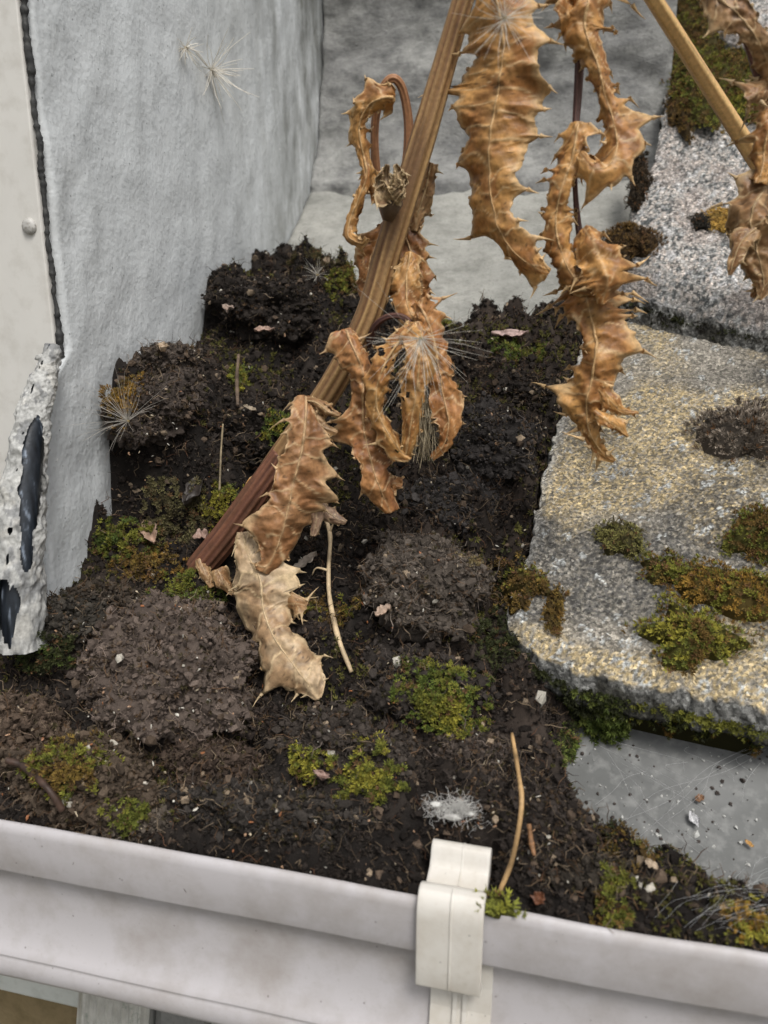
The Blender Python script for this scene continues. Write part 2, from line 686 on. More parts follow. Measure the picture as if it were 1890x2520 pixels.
_wf = np.array([at_x(u, v, WX) for u, v in ((125, 1640), (122, 1500), (108, 1300), (98, 1120), (112, 1010), (136, 920))])
_wz = np.concatenate([_wf[:, 2], [zk]])
_wy = np.concatenate([_wf[:, 1], [yF]])


def wall_front(z):
    return np.where(z > zk, yF, np.interp(z, _wz, _wy))


nz, ny = 170, 150
zs = np.linspace(-0.01, 1.15, nz)
Vw = []
for k in range(nz):
    y0 = float(wall_front(zs[k]))
    yy = np.linspace(y0, YB + 0.30, ny)
    Vw.append(np.stack([np.full(ny, WX), yy, np.full(ny, zs[k])], 1))
top = np.concatenate(Vw)
top[:, 0] += 0.0014 * fbm(top * np.array([1, 60, 40]), 4, 21) + 0.0016 * fbm(top * np.array([1, 9, 5]), 2, 22)
bk = top.copy()
bk[:, 0] = WX - 0.010
nn = len(top)
b = np.concatenate([np.arange(ny), np.arange(1, nz) * ny + ny - 1, (nz - 1) * ny + np.arange(ny - 2, -1, -1), np.arange(nz - 2, 0, -1) * ny])
b2 = np.roll(b, -1)
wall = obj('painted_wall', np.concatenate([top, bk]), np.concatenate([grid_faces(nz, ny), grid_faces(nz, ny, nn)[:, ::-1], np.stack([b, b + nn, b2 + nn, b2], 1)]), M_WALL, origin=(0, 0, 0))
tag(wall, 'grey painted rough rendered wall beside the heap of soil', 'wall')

# cream panel closing the front of that wall, with a rivet and a black sealant bead
panel = empty('cover_panel', (WX - 0.1, yF - 0.008, 0.0))
tag(panel, 'cream white cover panel with one rivet left of the grey wall', 'panel')
V, F = box(-0.62, WX - 0.0035, yF - 0.0085, yF - 0.0025, 0.0, 1.15)
bevel(obj('panel_board', V, F, M_PANEL, panel, smooth=False), 0.0012)
c = at_y(72, 557, yF - 0.009)
Vs, Fs = ico(3)
Vs = Vs * np.array([0.0062, 0.0035, 0.0062]) * (dep(c) / 0.62) + c
Vs[:, 1] = np.minimum(Vs[:, 1], yF - 0.0075)
obj('rivet', Vs, Fs, M_RIVET, panel)
zz = np.linspace(zk - 0.005, 1.14, 700)
P = np.stack([WX - 0.0012 + 0.0012 * fbm(p3(zz * 60, 0), 3, 2), np.full(700, yF - 0.0055) + 0.0006 * fbm(p3(zz * 90, 4), 2, 3), zz], 1)
V, F = tube(P, np.maximum(0.0017 + 0.0007 * fbm(p3(zz * 30, 7), 3, 5) + 0.0006 * fbm(p3(zz * 500, 7), 3, 6), 0.0007), 8)
obj('sealant_bead', V, F, M_SEAL, panel)

# ------------------------------------------------------------------ gutter
GH = 0.098
prof = [(0.0012, -0.0006), (0.0005, 0.0), (-0.0012, -0.0004), (-0.0028, -0.0022), (-0.0034, -0.005), (-0.0036, -0.0285), (-0.0030, -0.0302), (-0.0005, -0.0310), (0.0022, -0.0316),
        (0.0032, -0.0335), (0.0034, -0.048), (0.0022, -0.062), (-0.0008, -0.073), (-0.0048, -0.080), (-0.0072, -0.0825), (-0.0066, -0.0840), (-0.0072, -0.0852), (-0.0086, -0.088), (-0.0088, -0.094), (-0.0075, -0.0972), (-0.004, -GH),
        (0.098, -GH - 0.002), (0.1015, -GH + 0.001), (0.1020, -0.004), (0.0995, -0.004), (0.0990, -GH + 0.004), (-0.003, -GH + 0.006), (-0.0045, -0.088), (0.002, -0.074), (0.006, -0.055), (0.0058, -0.030), (0.0022, -0.027), (0.0020, -0.002)]
XJ = at_y(1118, 2300, -0.004)[0]
V, F = extrude_x(prof, np.linspace(-0.75, XJ - 0.0008, 60), 0.0007, 1)
g1 = bevel(obj('gutter', V, F, M_GUT), 0.0004, 1)
tag(g1, 'white plastic gutter length below the dead plant and cream panel', 'gutter')
V, F = extrude_x(prof, np.linspace(XJ + 0.0008, 1.0, 80), 0.0007, 7)
g2 = bevel(obj('gutter', V, F, M_GUT), 0.0004, 1)
tag(g2, 'white plastic gutter length below the mossy roof tiles', 'gutter')

# union bracket at the joint: outer plate with ribs, clip strap over the rim with a hooked tongue
un = empty('gutter_union', (XJ, 0.0, -GH))
tag(un, 'off-white snap clip and union plate joining the two gutter lengths', 'gutter joint')


def off(pr, d):
    P = np.asarray(pr, float)
    T = nrm(np.gradient(P, axis=0))
    return P + d * np.stack([-T[:, 1], T[:, 0]], 1)


face = np.array(prof[9:21])[:, :]
outl = off(face, 0.0)                       # down the outside of the gutter
sgn = -1 if off(face, 0.001)[3, 0] > face[3, 0] else 1


def strip(x0, x1, d0, d1, name, m):
    a, b_ = off(face, sgn * d0), off(face, sgn * d1)
    V, F = extrude_x(np.concatenate([a, b_[::-1]]), [x0, x1])
    return bevel(obj(name, V, F, m, un, smooth=False), 0.0004, 2)


wL = at_y(1062, 2440, 0.003)[0]
wR = at_y(1212, 2440, 0.003)[0]
strip(wL, wR, 0.0002, 0.0026, 'union_plate', M_CLIP)
for ru in (1122, 1146):
    xr = at_y(ru, 2440, 0.001)[0]
    strip(xr - 0.0011, xr + 0.0011, 0.0024, 0.0042, 'plate_rib', M_CLIP)
cL = at_y(1026, 2290, -0.006)[0]
cR = at_y(1190, 2290, -0.006)[0]
outer = [(-0.0086, -0.0440), (-0.0090, -0.0425), (-0.0088, -0.030), (-0.0086, -0.006), (-0.0080, -0.0005), (-0.0062, 0.0040), (-0.0034, 0.0064), (0.0, 0.0068), (0.0032, 0.0054), (0.0056, 0.0026), (0.0062, -0.0010)]
inner = [(0.0034, -0.0010), (0.0028, 0.0014), (0.0010, 0.0030), (-0.0020, 0.0030), (-0.0042, 0.0010), (-0.0056, -0.003), (-0.0060, -0.0400), (-0.0020, -0.0420), (-0.0020, -0.0440)]
V, F = extrude_x(outer + inner, np.linspace(cL, cR, 14), 0.0003, 4)
bevel(obj('clip_strap', V, F, M_CLIP, un), 0.0007, 3)
tong = [(0.0070, -0.004), (0.0070, 0.0022), (0.0110, 0.0030), (0.0150, 0.0042), (0.0172, 0.0068), (0.0182, 0.0100), (0.0200, 0.0124), (0.0226, 0.0132), (0.0250, 0.0122), (0.0262, 0.0094), (0.0262, -0.004)]
V, F = extrude_x(tong, np.linspace(cL + 0.0015, cR - 0.0005, 14), 0.0003, 9)
bevel(obj('clip_tongue', V, F, M_CLIP, un), 0.0007, 3)
xm = at_y(1108, 2300, -0.008)[0]
oo = np.array(outer[1:9])
V, F = extrude_x(np.concatenate([oo + np.array([-0.0004, 0.0003]), (oo + np.array([0.0008, -0.0006]))[::-1]]), [xm - 0.0005, xm + 0.0005])
bevel(obj('mould_line', V, F, M_CLIP, un), 0.0002, 1)
tt_ = np.array(tong[1:9])
V, F = extrude_x(np.concatenate([tt_ + np.array([-0.0003, 0.0003]), (tt_ + np.array([0.0008, -0.0008]))[::-1]]), [xm + 0.0006, xm + 0.0017])
bevel(obj('mould_line', V, F, M_CLIP, un), 0.0002, 1)

# ------------------------------------------------------------------ ladder below the gutter
lad = empty('ladder', (-0.1, -0.5, -3.2))
tag(lad, 'scuffed ribbed aluminium ladder leaning under the white gutter', 'ladder')
top_z, bot_z = -0.104, -3.2
ytop, ybot = 0.055, -0.85


def lean(z):
    return ytop + (ybot - ytop) * (top_z - z) / (top_z - bot_z)


def stile(name, x0, x1, d, m, ribs, y_off=0.0):
    n = 5 * ribs if ribs else 6
    xs_ = np.linspace(x0, x1, max(n, 2))
    yy_ = 0.0011 * np.where((np.arange(len(xs_)) % 5) < 2, 0.0, 1.0) if ribs else np.zeros(len(xs_))
    rnd = 0.006 * (np.abs(np.linspace(-1, 1, len(xs_))) ** 8)
    fr = np.stack([xs_, yy_ + rnd], 1)
    loop = np.concatenate([fr, [[x1, d], [x0, d]]])
    V, F = [], []
    zs_ = [bot_z, top_z]
    for z in zs_:
        V.append(np.column_stack([loop[:, 0], loop[:, 1] + lean(z) + y_off, np.full(len(loop), z)]))
    V = np.concatenate(V)
    n = len(loop)
    for i in range(n):
        j = (i + 1) % n
        F.append((i, j, n + j, n + i))
    F.append(tuple(range(n - 1, -1, -1)))
    F.append(tuple(range(n, 2 * n)))
    return obj(name, V, F, m, lad, smooth=False)


xl0 = at_y(152, 2440, 0.03)[0]
xl1 = at_y(330, 2470, 0.03)[0]
sw = xl1 - xl0
stile('stile', xl0, xl1, 0.026, M_ALU, 9)
stile('inner_stile', xl1 + 0.001, xl1 + 0.034, 0.018, M_SHADEALU, 0, 0.008)
stile('stile', xl0 + 0.40, xl1 + 0.40, 0.026, M_ALU, 9)
for k in range(9):
    z = -0.32 - 0.3 * k
    V, F = tube(np.array([[xl1 - 0.004, lean(z) + 0.012, z], [xl0 + 0.404, lean(z) + 0.012, z]]), 0.014, 14)
    obj('rung', V, F, M_ALU, lad)
zc = -0.112
V, F = box(xl1 + 0.008, xl1 + 0.022, lean(zc) + 0.0065, lean(zc) + 0.010, -0.128, -0.109)
obj('end_plug', V, F, M_SEAL, lad, smooth=False)

# ------------------------------------------------------------------ roof tiles
TP = 0.577                                   # tile pitch (tan)
pf = on_plane(1400, 1640, SH_A, SH_C + 0.05)
TL_C = pf[2] - TP * pf[1]                    # lower tile: z = TP*y + TL_C
TPU = 0.70                                   # the rows above lie a little steeper
pu = on_plane(1560, 722, TP, TL_C + 0.023)
TU_C = pu[2] - TPU * pu[1]
TT_C = TU_C + 0.024
roof = empty('tiled_roof', (0.2, 0.3, 0.06))
tag(roof, 'mossy old concrete roof tiles in overlapping rows beside the soil', 'roof')


def poly_at(pl, a):
    pl = np.asarray(pl, float)
    L = np.concatenate([[0], np.cumsum(np.linalg.norm(np.diff(pl, axis=0), axis=1))])
    t = np.asarray(a) * L[-1]
    return np.stack([np.interp(t, L, pl[:, k]) for k in range(pl.shape[1])], -1)


def tile(front, left, y_back, x_right, c, thick, na, nb, colf, rough, seed, TP=TP):
    """front/left: outlines as (x, y); the tile's top lies on z = TP*y + c"""
    a = np.linspace(0, 1, na) ** 1.0
    bb = np.linspace(0, 1, nb)
    fr = poly_at(front, a)
    lf = poly_at(left, bb)
    bx = lf[-1][0] + (x_right - lf[-1][0]) * a
    A, B = np.meshgrid(a, bb)
    fx, fy = fr[:, 0][None, :], fr[:, 1][None, :]
    y = fy + (y_back - fy) * B
    x = fx + (bx[None, :] - fx) * B
    # follow the left outline, fading to the right
    lx, ly = lf[:, 0][:, None], lf[:, 1][:, None]
    wl = (1 - A) ** 3
    x = x + (lx - x[:, :1]) * wl
    y = y + (ly - y[:, :1]) * wl
    edge = np.minimum(np.minimum(A * 45, B * 45), 1.0)
    jn = 0.0022 * fbm(p3(x * 160, y * 160), 3, seed + 1)
    ed = 1 - sstep(0, 1, np.minimum(A * 25, B * 25))
    x = x + jn * ed
    y = y + 0.0022 * fbm(p3(x * 160 + 9, y * 160), 3, seed + 2) * ed
    w1, v1 = worley2(x * 420, y * 420 * 0.85, seed)
    w2, v2 = worley2(x * 190, y * 190 * 0.85, seed + 5)
    hh = rough * (0.0011 * (0.6 - w1) * (0.3 + v1) + 0.0022 * np.clip(0.5 - w2, 0, 1) * (v2 > 0.55) * v2) + 0.0015 * fbm(p3(x * 30, y * 30), 4, seed + 7)
    z = TP * y + c + hh - 0.0045 * (1 - sstep(0, 1, np.minimum(A * 30, B * 30))) * (0.6 + 0.6 * fbm(p3(x * 90, y * 90), 2, seed + 9))
    top = np.stack([x, y, z], -1).reshape(-1, 3)
    n0 = len(top)
    bl = np.concatenate([np.arange(na), np.arange(1, nb) * na + na - 1, (nb - 1) * na + np.arange(na - 2, -1, -1), np.arange(nb - 2, 0, -1) * na])
    Vs, Fs = [top], [grid_faces(nb, na)]
    prev = bl
    cnt = n0
    nrow = 9
    cen = top.mean(0)
    colr = [colf(top, x.ravel(), y.ravel(), w1.ravel(), v1.ravel(), v2.ravel(), A.ravel(), B.ravel())]
    for k in range(1, nrow + 1):
        q = top[bl].copy()
        q[:, 2] -= thick * k / nrow
        q += 0.0016 * rough * np.stack([fbm(q * 260, 3, seed + 11), fbm(q * 260, 3, seed + 13), np.zeros(len(q))], 1)
        if k == nrow:
            q[:, :2] += (cen[:2] - q[:, :2]) * 0.004
        Vs.append(q)
        cur = cnt + np.arange(len(bl))
        Fs.append(np.stack([prev, cur, np.roll(cur, -1), np.roll(prev, -1)], 1))
        prev = cur
        cnt += len(bl)
        g = 0.5 + 0.5 * vnoise(q * 400, seed + 15)
        cc = np.outer(0.06 + 0.22 * g, (1.0, 1.0, 0.95))
        dirt = sstep(0.1, -0.3, fbm(q * 40, 3, seed + 16) + 0.55 - 1.1 * k / nrow)[:, None]
        colr.append(cc * (1 - 0.8 * dirt) + np.array([0.03, 0.028, 0.02]) * 0.8 * dirt)
    q = top[bl][:1] * 0 + cen - np.array([0, 0, thick])
    Vs.append(q)
    colr.append(np.array([[0.1, 0.1, 0.1]]))
    r = np.stack([prev, np.full(len(prev), cnt), np.roll(prev, -1)], 1)
    Fa = np.concatenate(Fs)
    Fa = np.concatenate([Fa[:, [0, 1, 2]], Fa[:, [0, 2, 3]], r])
    return obj('roof_tile', np.concatenate(Vs), Fa, M_TILE, roof, np.concatenate(colr))


def col_lower(P, x, y, w, v, v2, A, B):
    n = 0.5 + 0.5 * vnoise(p3(x * 700, y * 700), 31)
    n2 = 0.5 + 0.5 * vnoise(p3(x * 1100, y * 1100), 37)
    och = sstep(-0.25, 0.45, fbm(p3(x * 16, y * 20), 4, 32) + 0.18)
    drk = sstep(-0.05, 0.6, fbm(p3(x * 13 + 5, y * 17), 4, 33) + 0.12)
    base = np.array([0.25, 0.23, 0.195])[None] * (0.62 + 0.75 * n)[:, None]
    oc = np.array([0.46, 0.35, 0.17])[None] * (0.75 + 0.5 * n2)[:, None]
    c = base + (oc - base) * (och * sstep(0.35, 0.7, n2 * 0.7 + n * 0.4))[:, None] * 0.75
    dd = np.array([0.055, 0.055, 0.055])
    c = c + (dd - c) * (drk * sstep(0.30, 0.62, n))[:, None] * 0.85
    pk = (v2 > 0.9) & (w < 0.4)
    c = np.where(pk[:, None], np.array([0.36, 0.37, 0.36]), c)
    le = (1 - sstep(0.0, 0.05, A + 0.012 * vnoise(p3(x * 120, y * 120), 39)))[:, None]
    c = c + (np.array([0.46, 0.45, 0.42]) * (0.6 + 0.6 * n)[:, None] - c) * le * 0.7
    return c


def col_upper(P, x, y, w, v, v2, A, B):
    n = 0.5 + 0.5 * vnoise(p3(x * 600, y * 600), 41)
    tint = np.stack([0.5 + 0.10 * (v - 0.5), 0.485 + 0 * v, 0.46 - 0.06 * (v - 0.5)], 1)
    c = tint * (0.22 + 0.55 * v + 0.45 * n)[:, None] * 0.85
    c = np.where((v2 > 0.86)[:, None], c * 0.35 + np.array([0.36, 0.36, 0.36]) * 0.8, c)
    c = np.where(((v < 0.22))[:, None], c * 0.4, c)
    pk = sstep(0.1, 0.6, fbm(p3(x * 25, y * 25), 3, 43))[:, None]
    c = c * (1 - pk * 0.3) + np.array([0.36, 0.28, 0.24]) * pk * 0.25
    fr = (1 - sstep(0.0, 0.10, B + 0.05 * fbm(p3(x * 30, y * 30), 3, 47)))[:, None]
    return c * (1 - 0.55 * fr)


def tp(u, v, c):
    return on_plane(u, v, TP if c == TL_C else TPU, c)[:2]


lo_front = [tp(1246, 1490, TL_C), tp(1262, 1545, TL_C), tp(1310, 1585, TL_C), tp(1400, 1632, TL_C), tp(1560, 1672, TL_C), tp(1890, 1738, TL_C)]
lo_front.append(lo_front[-1] + np.array([0.16, -0.004]))
lo_left = [tp(1246, 1490, TL_C), tp(1290, 1400, TL_C), tp(1330, 1210, TL_C), tp(1372, 1050, TL_C), tp(1418, 890, TL_C), tp(1452, 770, TL_C)]
xr = lo_front[-1][0]
yb = lo_left[-1][1]
tile(lo_front, lo_left, yb, xr, TL_C, 0.020, 250, 230, col_lower, 0.75, 3)
up_front = [tp(1508, 720, TU_C), tp(1560, 722, TU_C), tp(1700, 760, TU_C), tp(1890, 806, TU_C)]
up_front.append(up_front[-1] + np.array([0.12, -0.004]))
up_left = [tp(1508, 720, TU_C), tp(1515, 640, TU_C), tp(1560, 500, TU_C), tp(1612, 380, TU_C), tp(1634, 270, TU_C), tp(1645, 90, TU_C), tp(1660, 0, TU_C)]
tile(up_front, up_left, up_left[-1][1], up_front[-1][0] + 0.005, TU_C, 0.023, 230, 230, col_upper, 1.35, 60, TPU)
th_front = [tp(1752, 70, TT_C), tp(1790, 100, TT_C), tp(1890, 128, TT_C)]
th_front.append(th_front[-1] + np.array([0.10, -0.003]))
th_left = [tp(1752, 70, TT_C), tp(1765, 0, TT_C), tp(1800, -150, TT_C)]
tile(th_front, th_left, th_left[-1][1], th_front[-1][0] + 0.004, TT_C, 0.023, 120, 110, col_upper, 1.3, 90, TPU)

# ------------------------------------------------------------------ soil
wall_line = WX + 0.002
pg = [(WX - 0.03, 0.30)]
for u, v, h in ((470, 690, .012), (560, 650, .012), (720, 655, .012), (850, 680, .01), (960, 760, .01), (1100, 800, .01), (1260, 790, .01), (1400, 770, .01)):
    pg.append(tuple(on_plane(u, v, SH_A, SH_C + h)[:2]))
pg += [(0.16, 0.42), (0.17, 0.30)]
pg += [tuple(on_plane(u, v, SH_A, SH_C)[:2]) for u, v in ((1900, 1720), (1640, 1790), (1440, 1840), (1400, 1890), (1440, 1965), (1500, 2030), (1600, 2090), (1720, 2150), (1890, 2200))]
pg += [(0.36, 0.055), (0.36, -0.02), (-0.62, -0.02), (-0.62, 0.2), (WX - 0.03, 0.2)]
pg = np.array(pg)


def poly_sd(x, y, P):
    """signed distance, positive inside"""
    d = np.full(x.shape, 9.0)
    ins = np.zeros(x.shape, bool)
    for i in range(len(P)):
        a, b_ = P[i], P[(i + 1) % len(P)]
        e = b_ - a
        w0, w1_ = x - a[0], y - a[1]
        t = np.clip((w0 * e[0] + w1_ * e[1]) / (e @ e), 0, 1)
        d = np.minimum(d, np.hypot(w0 - e[0] * t, w1_ - e[1] * t))
        cnd = (a[1] > y) != (b_[1] > y)
        xi = a[0] + (y - a[1]) * e[0] / (e[1] if abs(e[1]) > 1e-9 else 1e-9)
        ins ^= cnd & (x < xi)
    return np.where(ins, d, -d)


GX0, GX1, GY0, GY1, GR = -0.60, 0.34, 0.0028, 0.56, 0.0014
gx, gy = np.arange(GX0, GX1, GR), np.arange(GY0, GY1, GR)
SX, SY = np.meshgrid(gx, gy)
sdist = poly_sd(SX, SY, pg) + 0.008 * fbm(p3(SX * 45, SY * 45), 3, 55)
lump = fbm(p3(SX * 16, SY * 16), 2, 51)
w_, v_ = worley2(SX * 42 + 0.35 * fbm(p3(SX * 60, SY * 60), 2, 57), SY * 42, 52)
w3, v3 = worley2(SX * 130 + 0.3 * fbm(p3(SX * 200, SY * 200), 2, 58), SY * 130, 53)
body = 0.036 + 0.013 * lump + 0.034 * (0.55 - w_) * (0.4 + v_) + 0.0085 * (0.5 - w3) * (0.3 + v3) + 0.0042 * fbm(p3(SX * 210, SY * 210), 3, 54)
fade = sstep(-0.004, 0.034, sdist)
tray = SH_A * np.maximum(SY, 0.0) + SH_C
gut = -0.020 + 0.010 * sstep(0.0, 0.03, SY) + 0 * SX
base_z = np.maximum(tray, np.where(SY < 0.1, gut - 0.0, -1))
rampf = sstep(0.003, 0.085, SY)
SZ = base_z + (body * (0.35 + 0.65 * rampf)) * fade - 0.012 * (1 - fade)
rimcap = 0.001 + 0.55 * np.maximum(SY - 0.012, 0) + 0.0035 * fbm(p3(SX * 90, SY * 90), 3, 59)
SZ = np.where(SY < 0.09, np.minimum(SZ, rimcap), SZ)
# the heap banked up against the wall, in lumps
wp = np.array([at_x(u, v, WX) for u, v in ((70, 1620), (150, 1480), (195, 1390), (270, 1290), (276, 1160), (270, 1000), (290, 880), (380, 855), (470, 850), (500, 800), (512, 668), (545, 655))])
o_ = np.argsort(wp[:, 1])
wpy, wpz = wp[o_, 1], wp[o_, 2] - 0.006
dw = np.maximum(SX - WX, 0) + 0.006 * fbm(p3(SX * 40, SY * 40), 2, 63)
bank = np.interp(SY, wpy, wpz) + 0.005 * fbm(p3(SX * 70, SY * 70), 3, 64) + 0.012 * (0.5 - w_) + 0.005 * (0.5 - w3)
near = np.exp(-(np.maximum(dw - 0.012, 0) / 0.062) ** 2) * sstep(wpy[0] - 0.02, wpy[0] + 0.02, SY) * (1 - sstep(wpy[-1] - 0.01, wpy[-1] + 0.02, SY))
SZ = np.maximum(SZ, SZ + (bank - SZ) * near)


def under_tiles(x, y, z, gap=0.0015):
    z = np.where((x > cL - 0.004) & (x < cR + 0.003) & (y < 0.031), np.minimum(z, -0.0045), z)
    lx = np.interp(y, [p[1] for p in lo_left], [p[0] for p in lo_left])
    fy = np.interp(x, [p[0] for p in lo_front], [p[1] for p in lo_front])
    z = np.where((x > lx - 0.003) & (y > fy - 0.002) & (y < yb + 0.01), np.minimum(z, TP * y + TL_C - 0.020 - gap), z)
    lx = np.interp(y, [p[1] for p in up_left], [p[0] for p in up_left])
    fy = np.interp(x, [p[0] for p in up_front], [p[1] for p in up_front])
    return np.where((x > lx - 0.003) & (y > fy - 0.002), np.minimum(z, TPU * y + TU_C - 0.023 - gap), z)


SZ = under_tiles(SX, SY, SZ)
Vsoil = np.stack([SX, SY, SZ], -1).reshape(-1, 3)
ncol = len(gx)
q = grid_faces(len(gy), ncol)
keep = (sdist.ravel()[q] > -0.012).any(1) & ~((SX.ravel()[q] < WX - 0.006).all(1) & (SY.ravel()[q] > yF + 0.004).all(1))
q = q[keep]
# dark humus with brown and grey patches
t1 = sstep(-0.2, 0.6, fbm(p3(SX * 11, SY * 11), 3, 61)).ravel()
t2 = sstep(0.0, 0.7, fbm(p3(SX * 70, SY * 70), 3, 62)).ravel()
scol = np.array([0.013, 0.011, 0.0098])[None] + t1[:, None] * np.array([0.017, 0.012, 0.009]) + t2[:, None] * np.array([0.014, 0.011, 0.009])
soil = obj('soil', Vsoil, q, M_SOIL, None, scol, True, (0, 0.1, 0))
tag(soil, kind='structure')


def soil_z(x, y):
    fx = np.clip((np.asarray(x) - GX0) / GR, 0, len(gx) - 1.001)
    fy = np.clip((np.asarray(y) - GY0) / GR, 0, len(gy) - 1.001)
    i, j = fx.astype(int), fy.astype(int)
    a, b_ = fx - i, fy - j
    return (SZ[j, i] * (1 - a) * (1 - b_) + SZ[j, i + 1] * a * (1 - b_) + SZ[j + 1, i] * (1 - a) * b_ + SZ[j + 1, i + 1] * a * b_)


def soil_n(x, y, e=0.006):
    gx_ = (soil_z(x + e, y) - soil_z(x - e, y)) / (2 * e)
    gy_ = (soil_z(x, y + e) - soil_z(x, y - e)) / (2 * e)
    return nrm(np.stack([-gx_, -gy_, np.ones_like(gx_)], -1))


def hit_soil(u, v):
    d = ray(u, v)
    t = np.linspace(0.3, 1.3, 2200)
    P = CAM[None] + d[None] * t[:, None]
    dz = P[:, 2] - soil_z(P[:, 0], P[:, 1])
    ok = np.where((dz < 0) & (P[:, 1] > GY0) & (P[:, 1] < GY1))[0]
    return P[ok[0]] if len(ok) else on_plane(u, v, SH_A, SH_C)


FIB_P = np.array([[0, 0, 0], [0.3, 0.08, 0.05], [0.65, 0.02, 0.12], [1, 0.2, 0.05]], float)
FIB = []
for k in range(5):
    Pk = FIB_P.copy()
    Pk[:, 1:] += RNG.normal(size=(4, 2)) * 0.14
    FIB.append(tube(Pk, [0.035, 0.04, 0.035, 0.012], 3, False))


def soil_palette(n, rng, tone):
    r = rng.random(n)
    c = np.array(tone)[None] * rng.uniform(0.55, 1.7, n)[:, None]
    w = r > 0.86
    c[w] = np.array([0.085, 0.062, 0.045]) * rng.uniform(0.6, 1.3, w.sum())[:, None]
    w = r > 0.972
    c[w] = np.array([0.22, 0.17, 0.12]) * rng.uniform(0.6, 1.3, w.sum())[:, None]
    w = r > 0.993
    c[w] = np.array([0.45, 0.42, 0.36]) * rng.uniform(0.6, 1.2, w.sum())[:, None]
    return c


def crumbs(mb, pos, nor, size, rng, tone, sq=0.75):
    n = len(pos)
    which = rng.integers(0, len(CRUMB), n)
    c = soil_palette(n, rng, tone)
    for k in range(len(CRUMB)):
        m_ = which == k
        if m_.sum() == 0:
            continue
        s = size[m_][:, None] * rng.uniform(0.55, 1.25, (m_.sum(), 3))
        stamp(mb, CRUMB[k][0], CRUMB[k][1], pos[m_] + nor[m_] * (size[m_] * 0.25)[:, None], rand_rot(m_.sum(), rng), s, c[m_])


def fibres(mb, pos, nor, length, rng, tones, thick=1.0):
    n = len(pos)
    which = rng.integers(0, len(FIB), n)
    c = np.asarray(tones)[rng.integers(0, len(tones), n)] * rng.uniform(0.6, 1.4, n)[:, None]
    a = nrm(rng.normal(size=(n, 3)) + nor * 0.25)
    X = a
    Yv = nrm(np.cross(nor + 1e-3, X))
    Zv = np.cross(X, Yv)
    R_ = np.stack([X, Yv, Zv], -1)
    for k in range(len(FIB)):
        m_ = which == k
        L = length[m_]
        s = np.stack([L, L * thick, L * thick], 1)
        stamp(mb, FIB[k][0], FIB[k][1], pos[m_], R_[m_], s, c[m_])


# loose crumbs and root fibres over the whole bed
mb = MB()
n = 50000
px = RNG.uniform(GX0 + 0.1, GX1 - 0.03, n * 14)
py = RNG.uniform(GY0 + 0.002, GY1 - 0.02, n * 14)
ii = np.clip(((py - GY0) / GR).astype(int), 0, len(gy) - 1)
jj = np.clip(((px - GX0) / GR).astype(int), 0, len(gx) - 1)
gyy, gxx = np.gradient(SZ, GR)
slope_ = np.sqrt(1 + gxx ** 2 + gyy ** 2)[ii, jj]
ok = (sdist[ii, jj] > -0.003) & ~((px < WX + 0.002) & (py > yF)) & (RNG.random(n * 14) < np.minimum(slope_, 7) / 7)
px, py = px[ok][:n], py[ok][:n]
pos = np.stack([px, py, soil_z(px, py)], 1)
nor = soil_n(px, py)
crumbs(mb, pos, nor, 0.0005 + RNG.exponential(0.0006, len(pos)).clip(0, 0.003), RNG, (0.0165, 0.0133, 0.0115))
tag(mb.build('soil_crumbs', M_SOIL, None, False), 'loose dark crumbs of humus strewn over the soil bed', 'soil', kind='stuff')
mb = MB()
k = RNG.integers(0, len(pos), 12000)
fibres(mb, pos[k] + nor[k] * 0.001, nor[k], RNG.uniform(0.004, 0.013, len(k)), RNG, [(0.05, 0.035, 0.026), (0.03, 0.022, 0.018), (0.10, 0.07, 0.045), (0.16, 0.12, 0.08), (0.075, 0.04, 0.025)], 0.55)
tag(mb.build('root_fibres', M_SOIL, None, False), 'fine dead root fibres matted over the soil bed', 'roots', kind='stuff')

def shoot_template(nl, rng, spread=1.0):
    V, F, c = [], [], []
    for k in range(nl):
        a = 2 * math.pi * k / nl + rng.uniform(-0.3, 0.3)
        lv = 0.15 + 0.75 * (k / nl)
        out = np.array([math.cos(a), math.sin(a), 0])
        sd_ = np.array([-math.sin(a), math.cos(a), 0])
        b0 = np.array([0, 0, lv * 0.8])
        tip = b0 + out * (0.75 * spread * (1.1 - 0.5 * lv)) + np.array([0, 0, 0.45 + 0.2 * lv])
        mid = b0 + (tip - b0) * 0.45 - np.array([0, 0, 0.06])
        i = len(V)
        V += [b0, mid + sd_ * 0.13, tip, mid - sd_ * 0.13]
        F += [[i, i + 1, i + 2], [i, i + 2, i + 3]]
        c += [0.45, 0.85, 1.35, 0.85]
    return np.array(V), np.array(F), np.array(c)


SHOOTS = [shoot_template(7, RNG, 1.0) for _ in range(3)] + [shoot_template(6, RNG, 0.5) for _ in range(2)]


def dead_moss(mb, _p, nv, idx, rng, tone, V, dens=1.0):
    """withered brown shoots matted over a clod"""
    n = int(900 * dens * max(len(_p) / 2000, 0.4))
    k = rng.choice(idx, n)
    pal = np.array([np.array(tone) * 1.0, np.array(tone) * 2.0, np.array(tone) * 0.6, (0.085, 0.055, 0.032), (0.05, 0.042, 0.02)])
    c = pal[rng.integers(0, len(pal), n)] * rng.uniform(0.6, 1.4, n)[:, None]
    nn_ = nrm(nv[k] + rng.normal(size=(n, 3)) * 0.5)
    w = rng.integers(0, len(SHOOTS), n)
    for j, (tv, tf, tc) in enumerate(SHOOTS):
        m_ = w == j
        if m_.sum():
            stamp(mb, tv, tf, V[k][m_], frame_rot(nn_[m_], rng), 0.0026 * rng.uniform(0.5, 1.3, m_.sum()), c[m_], tc)


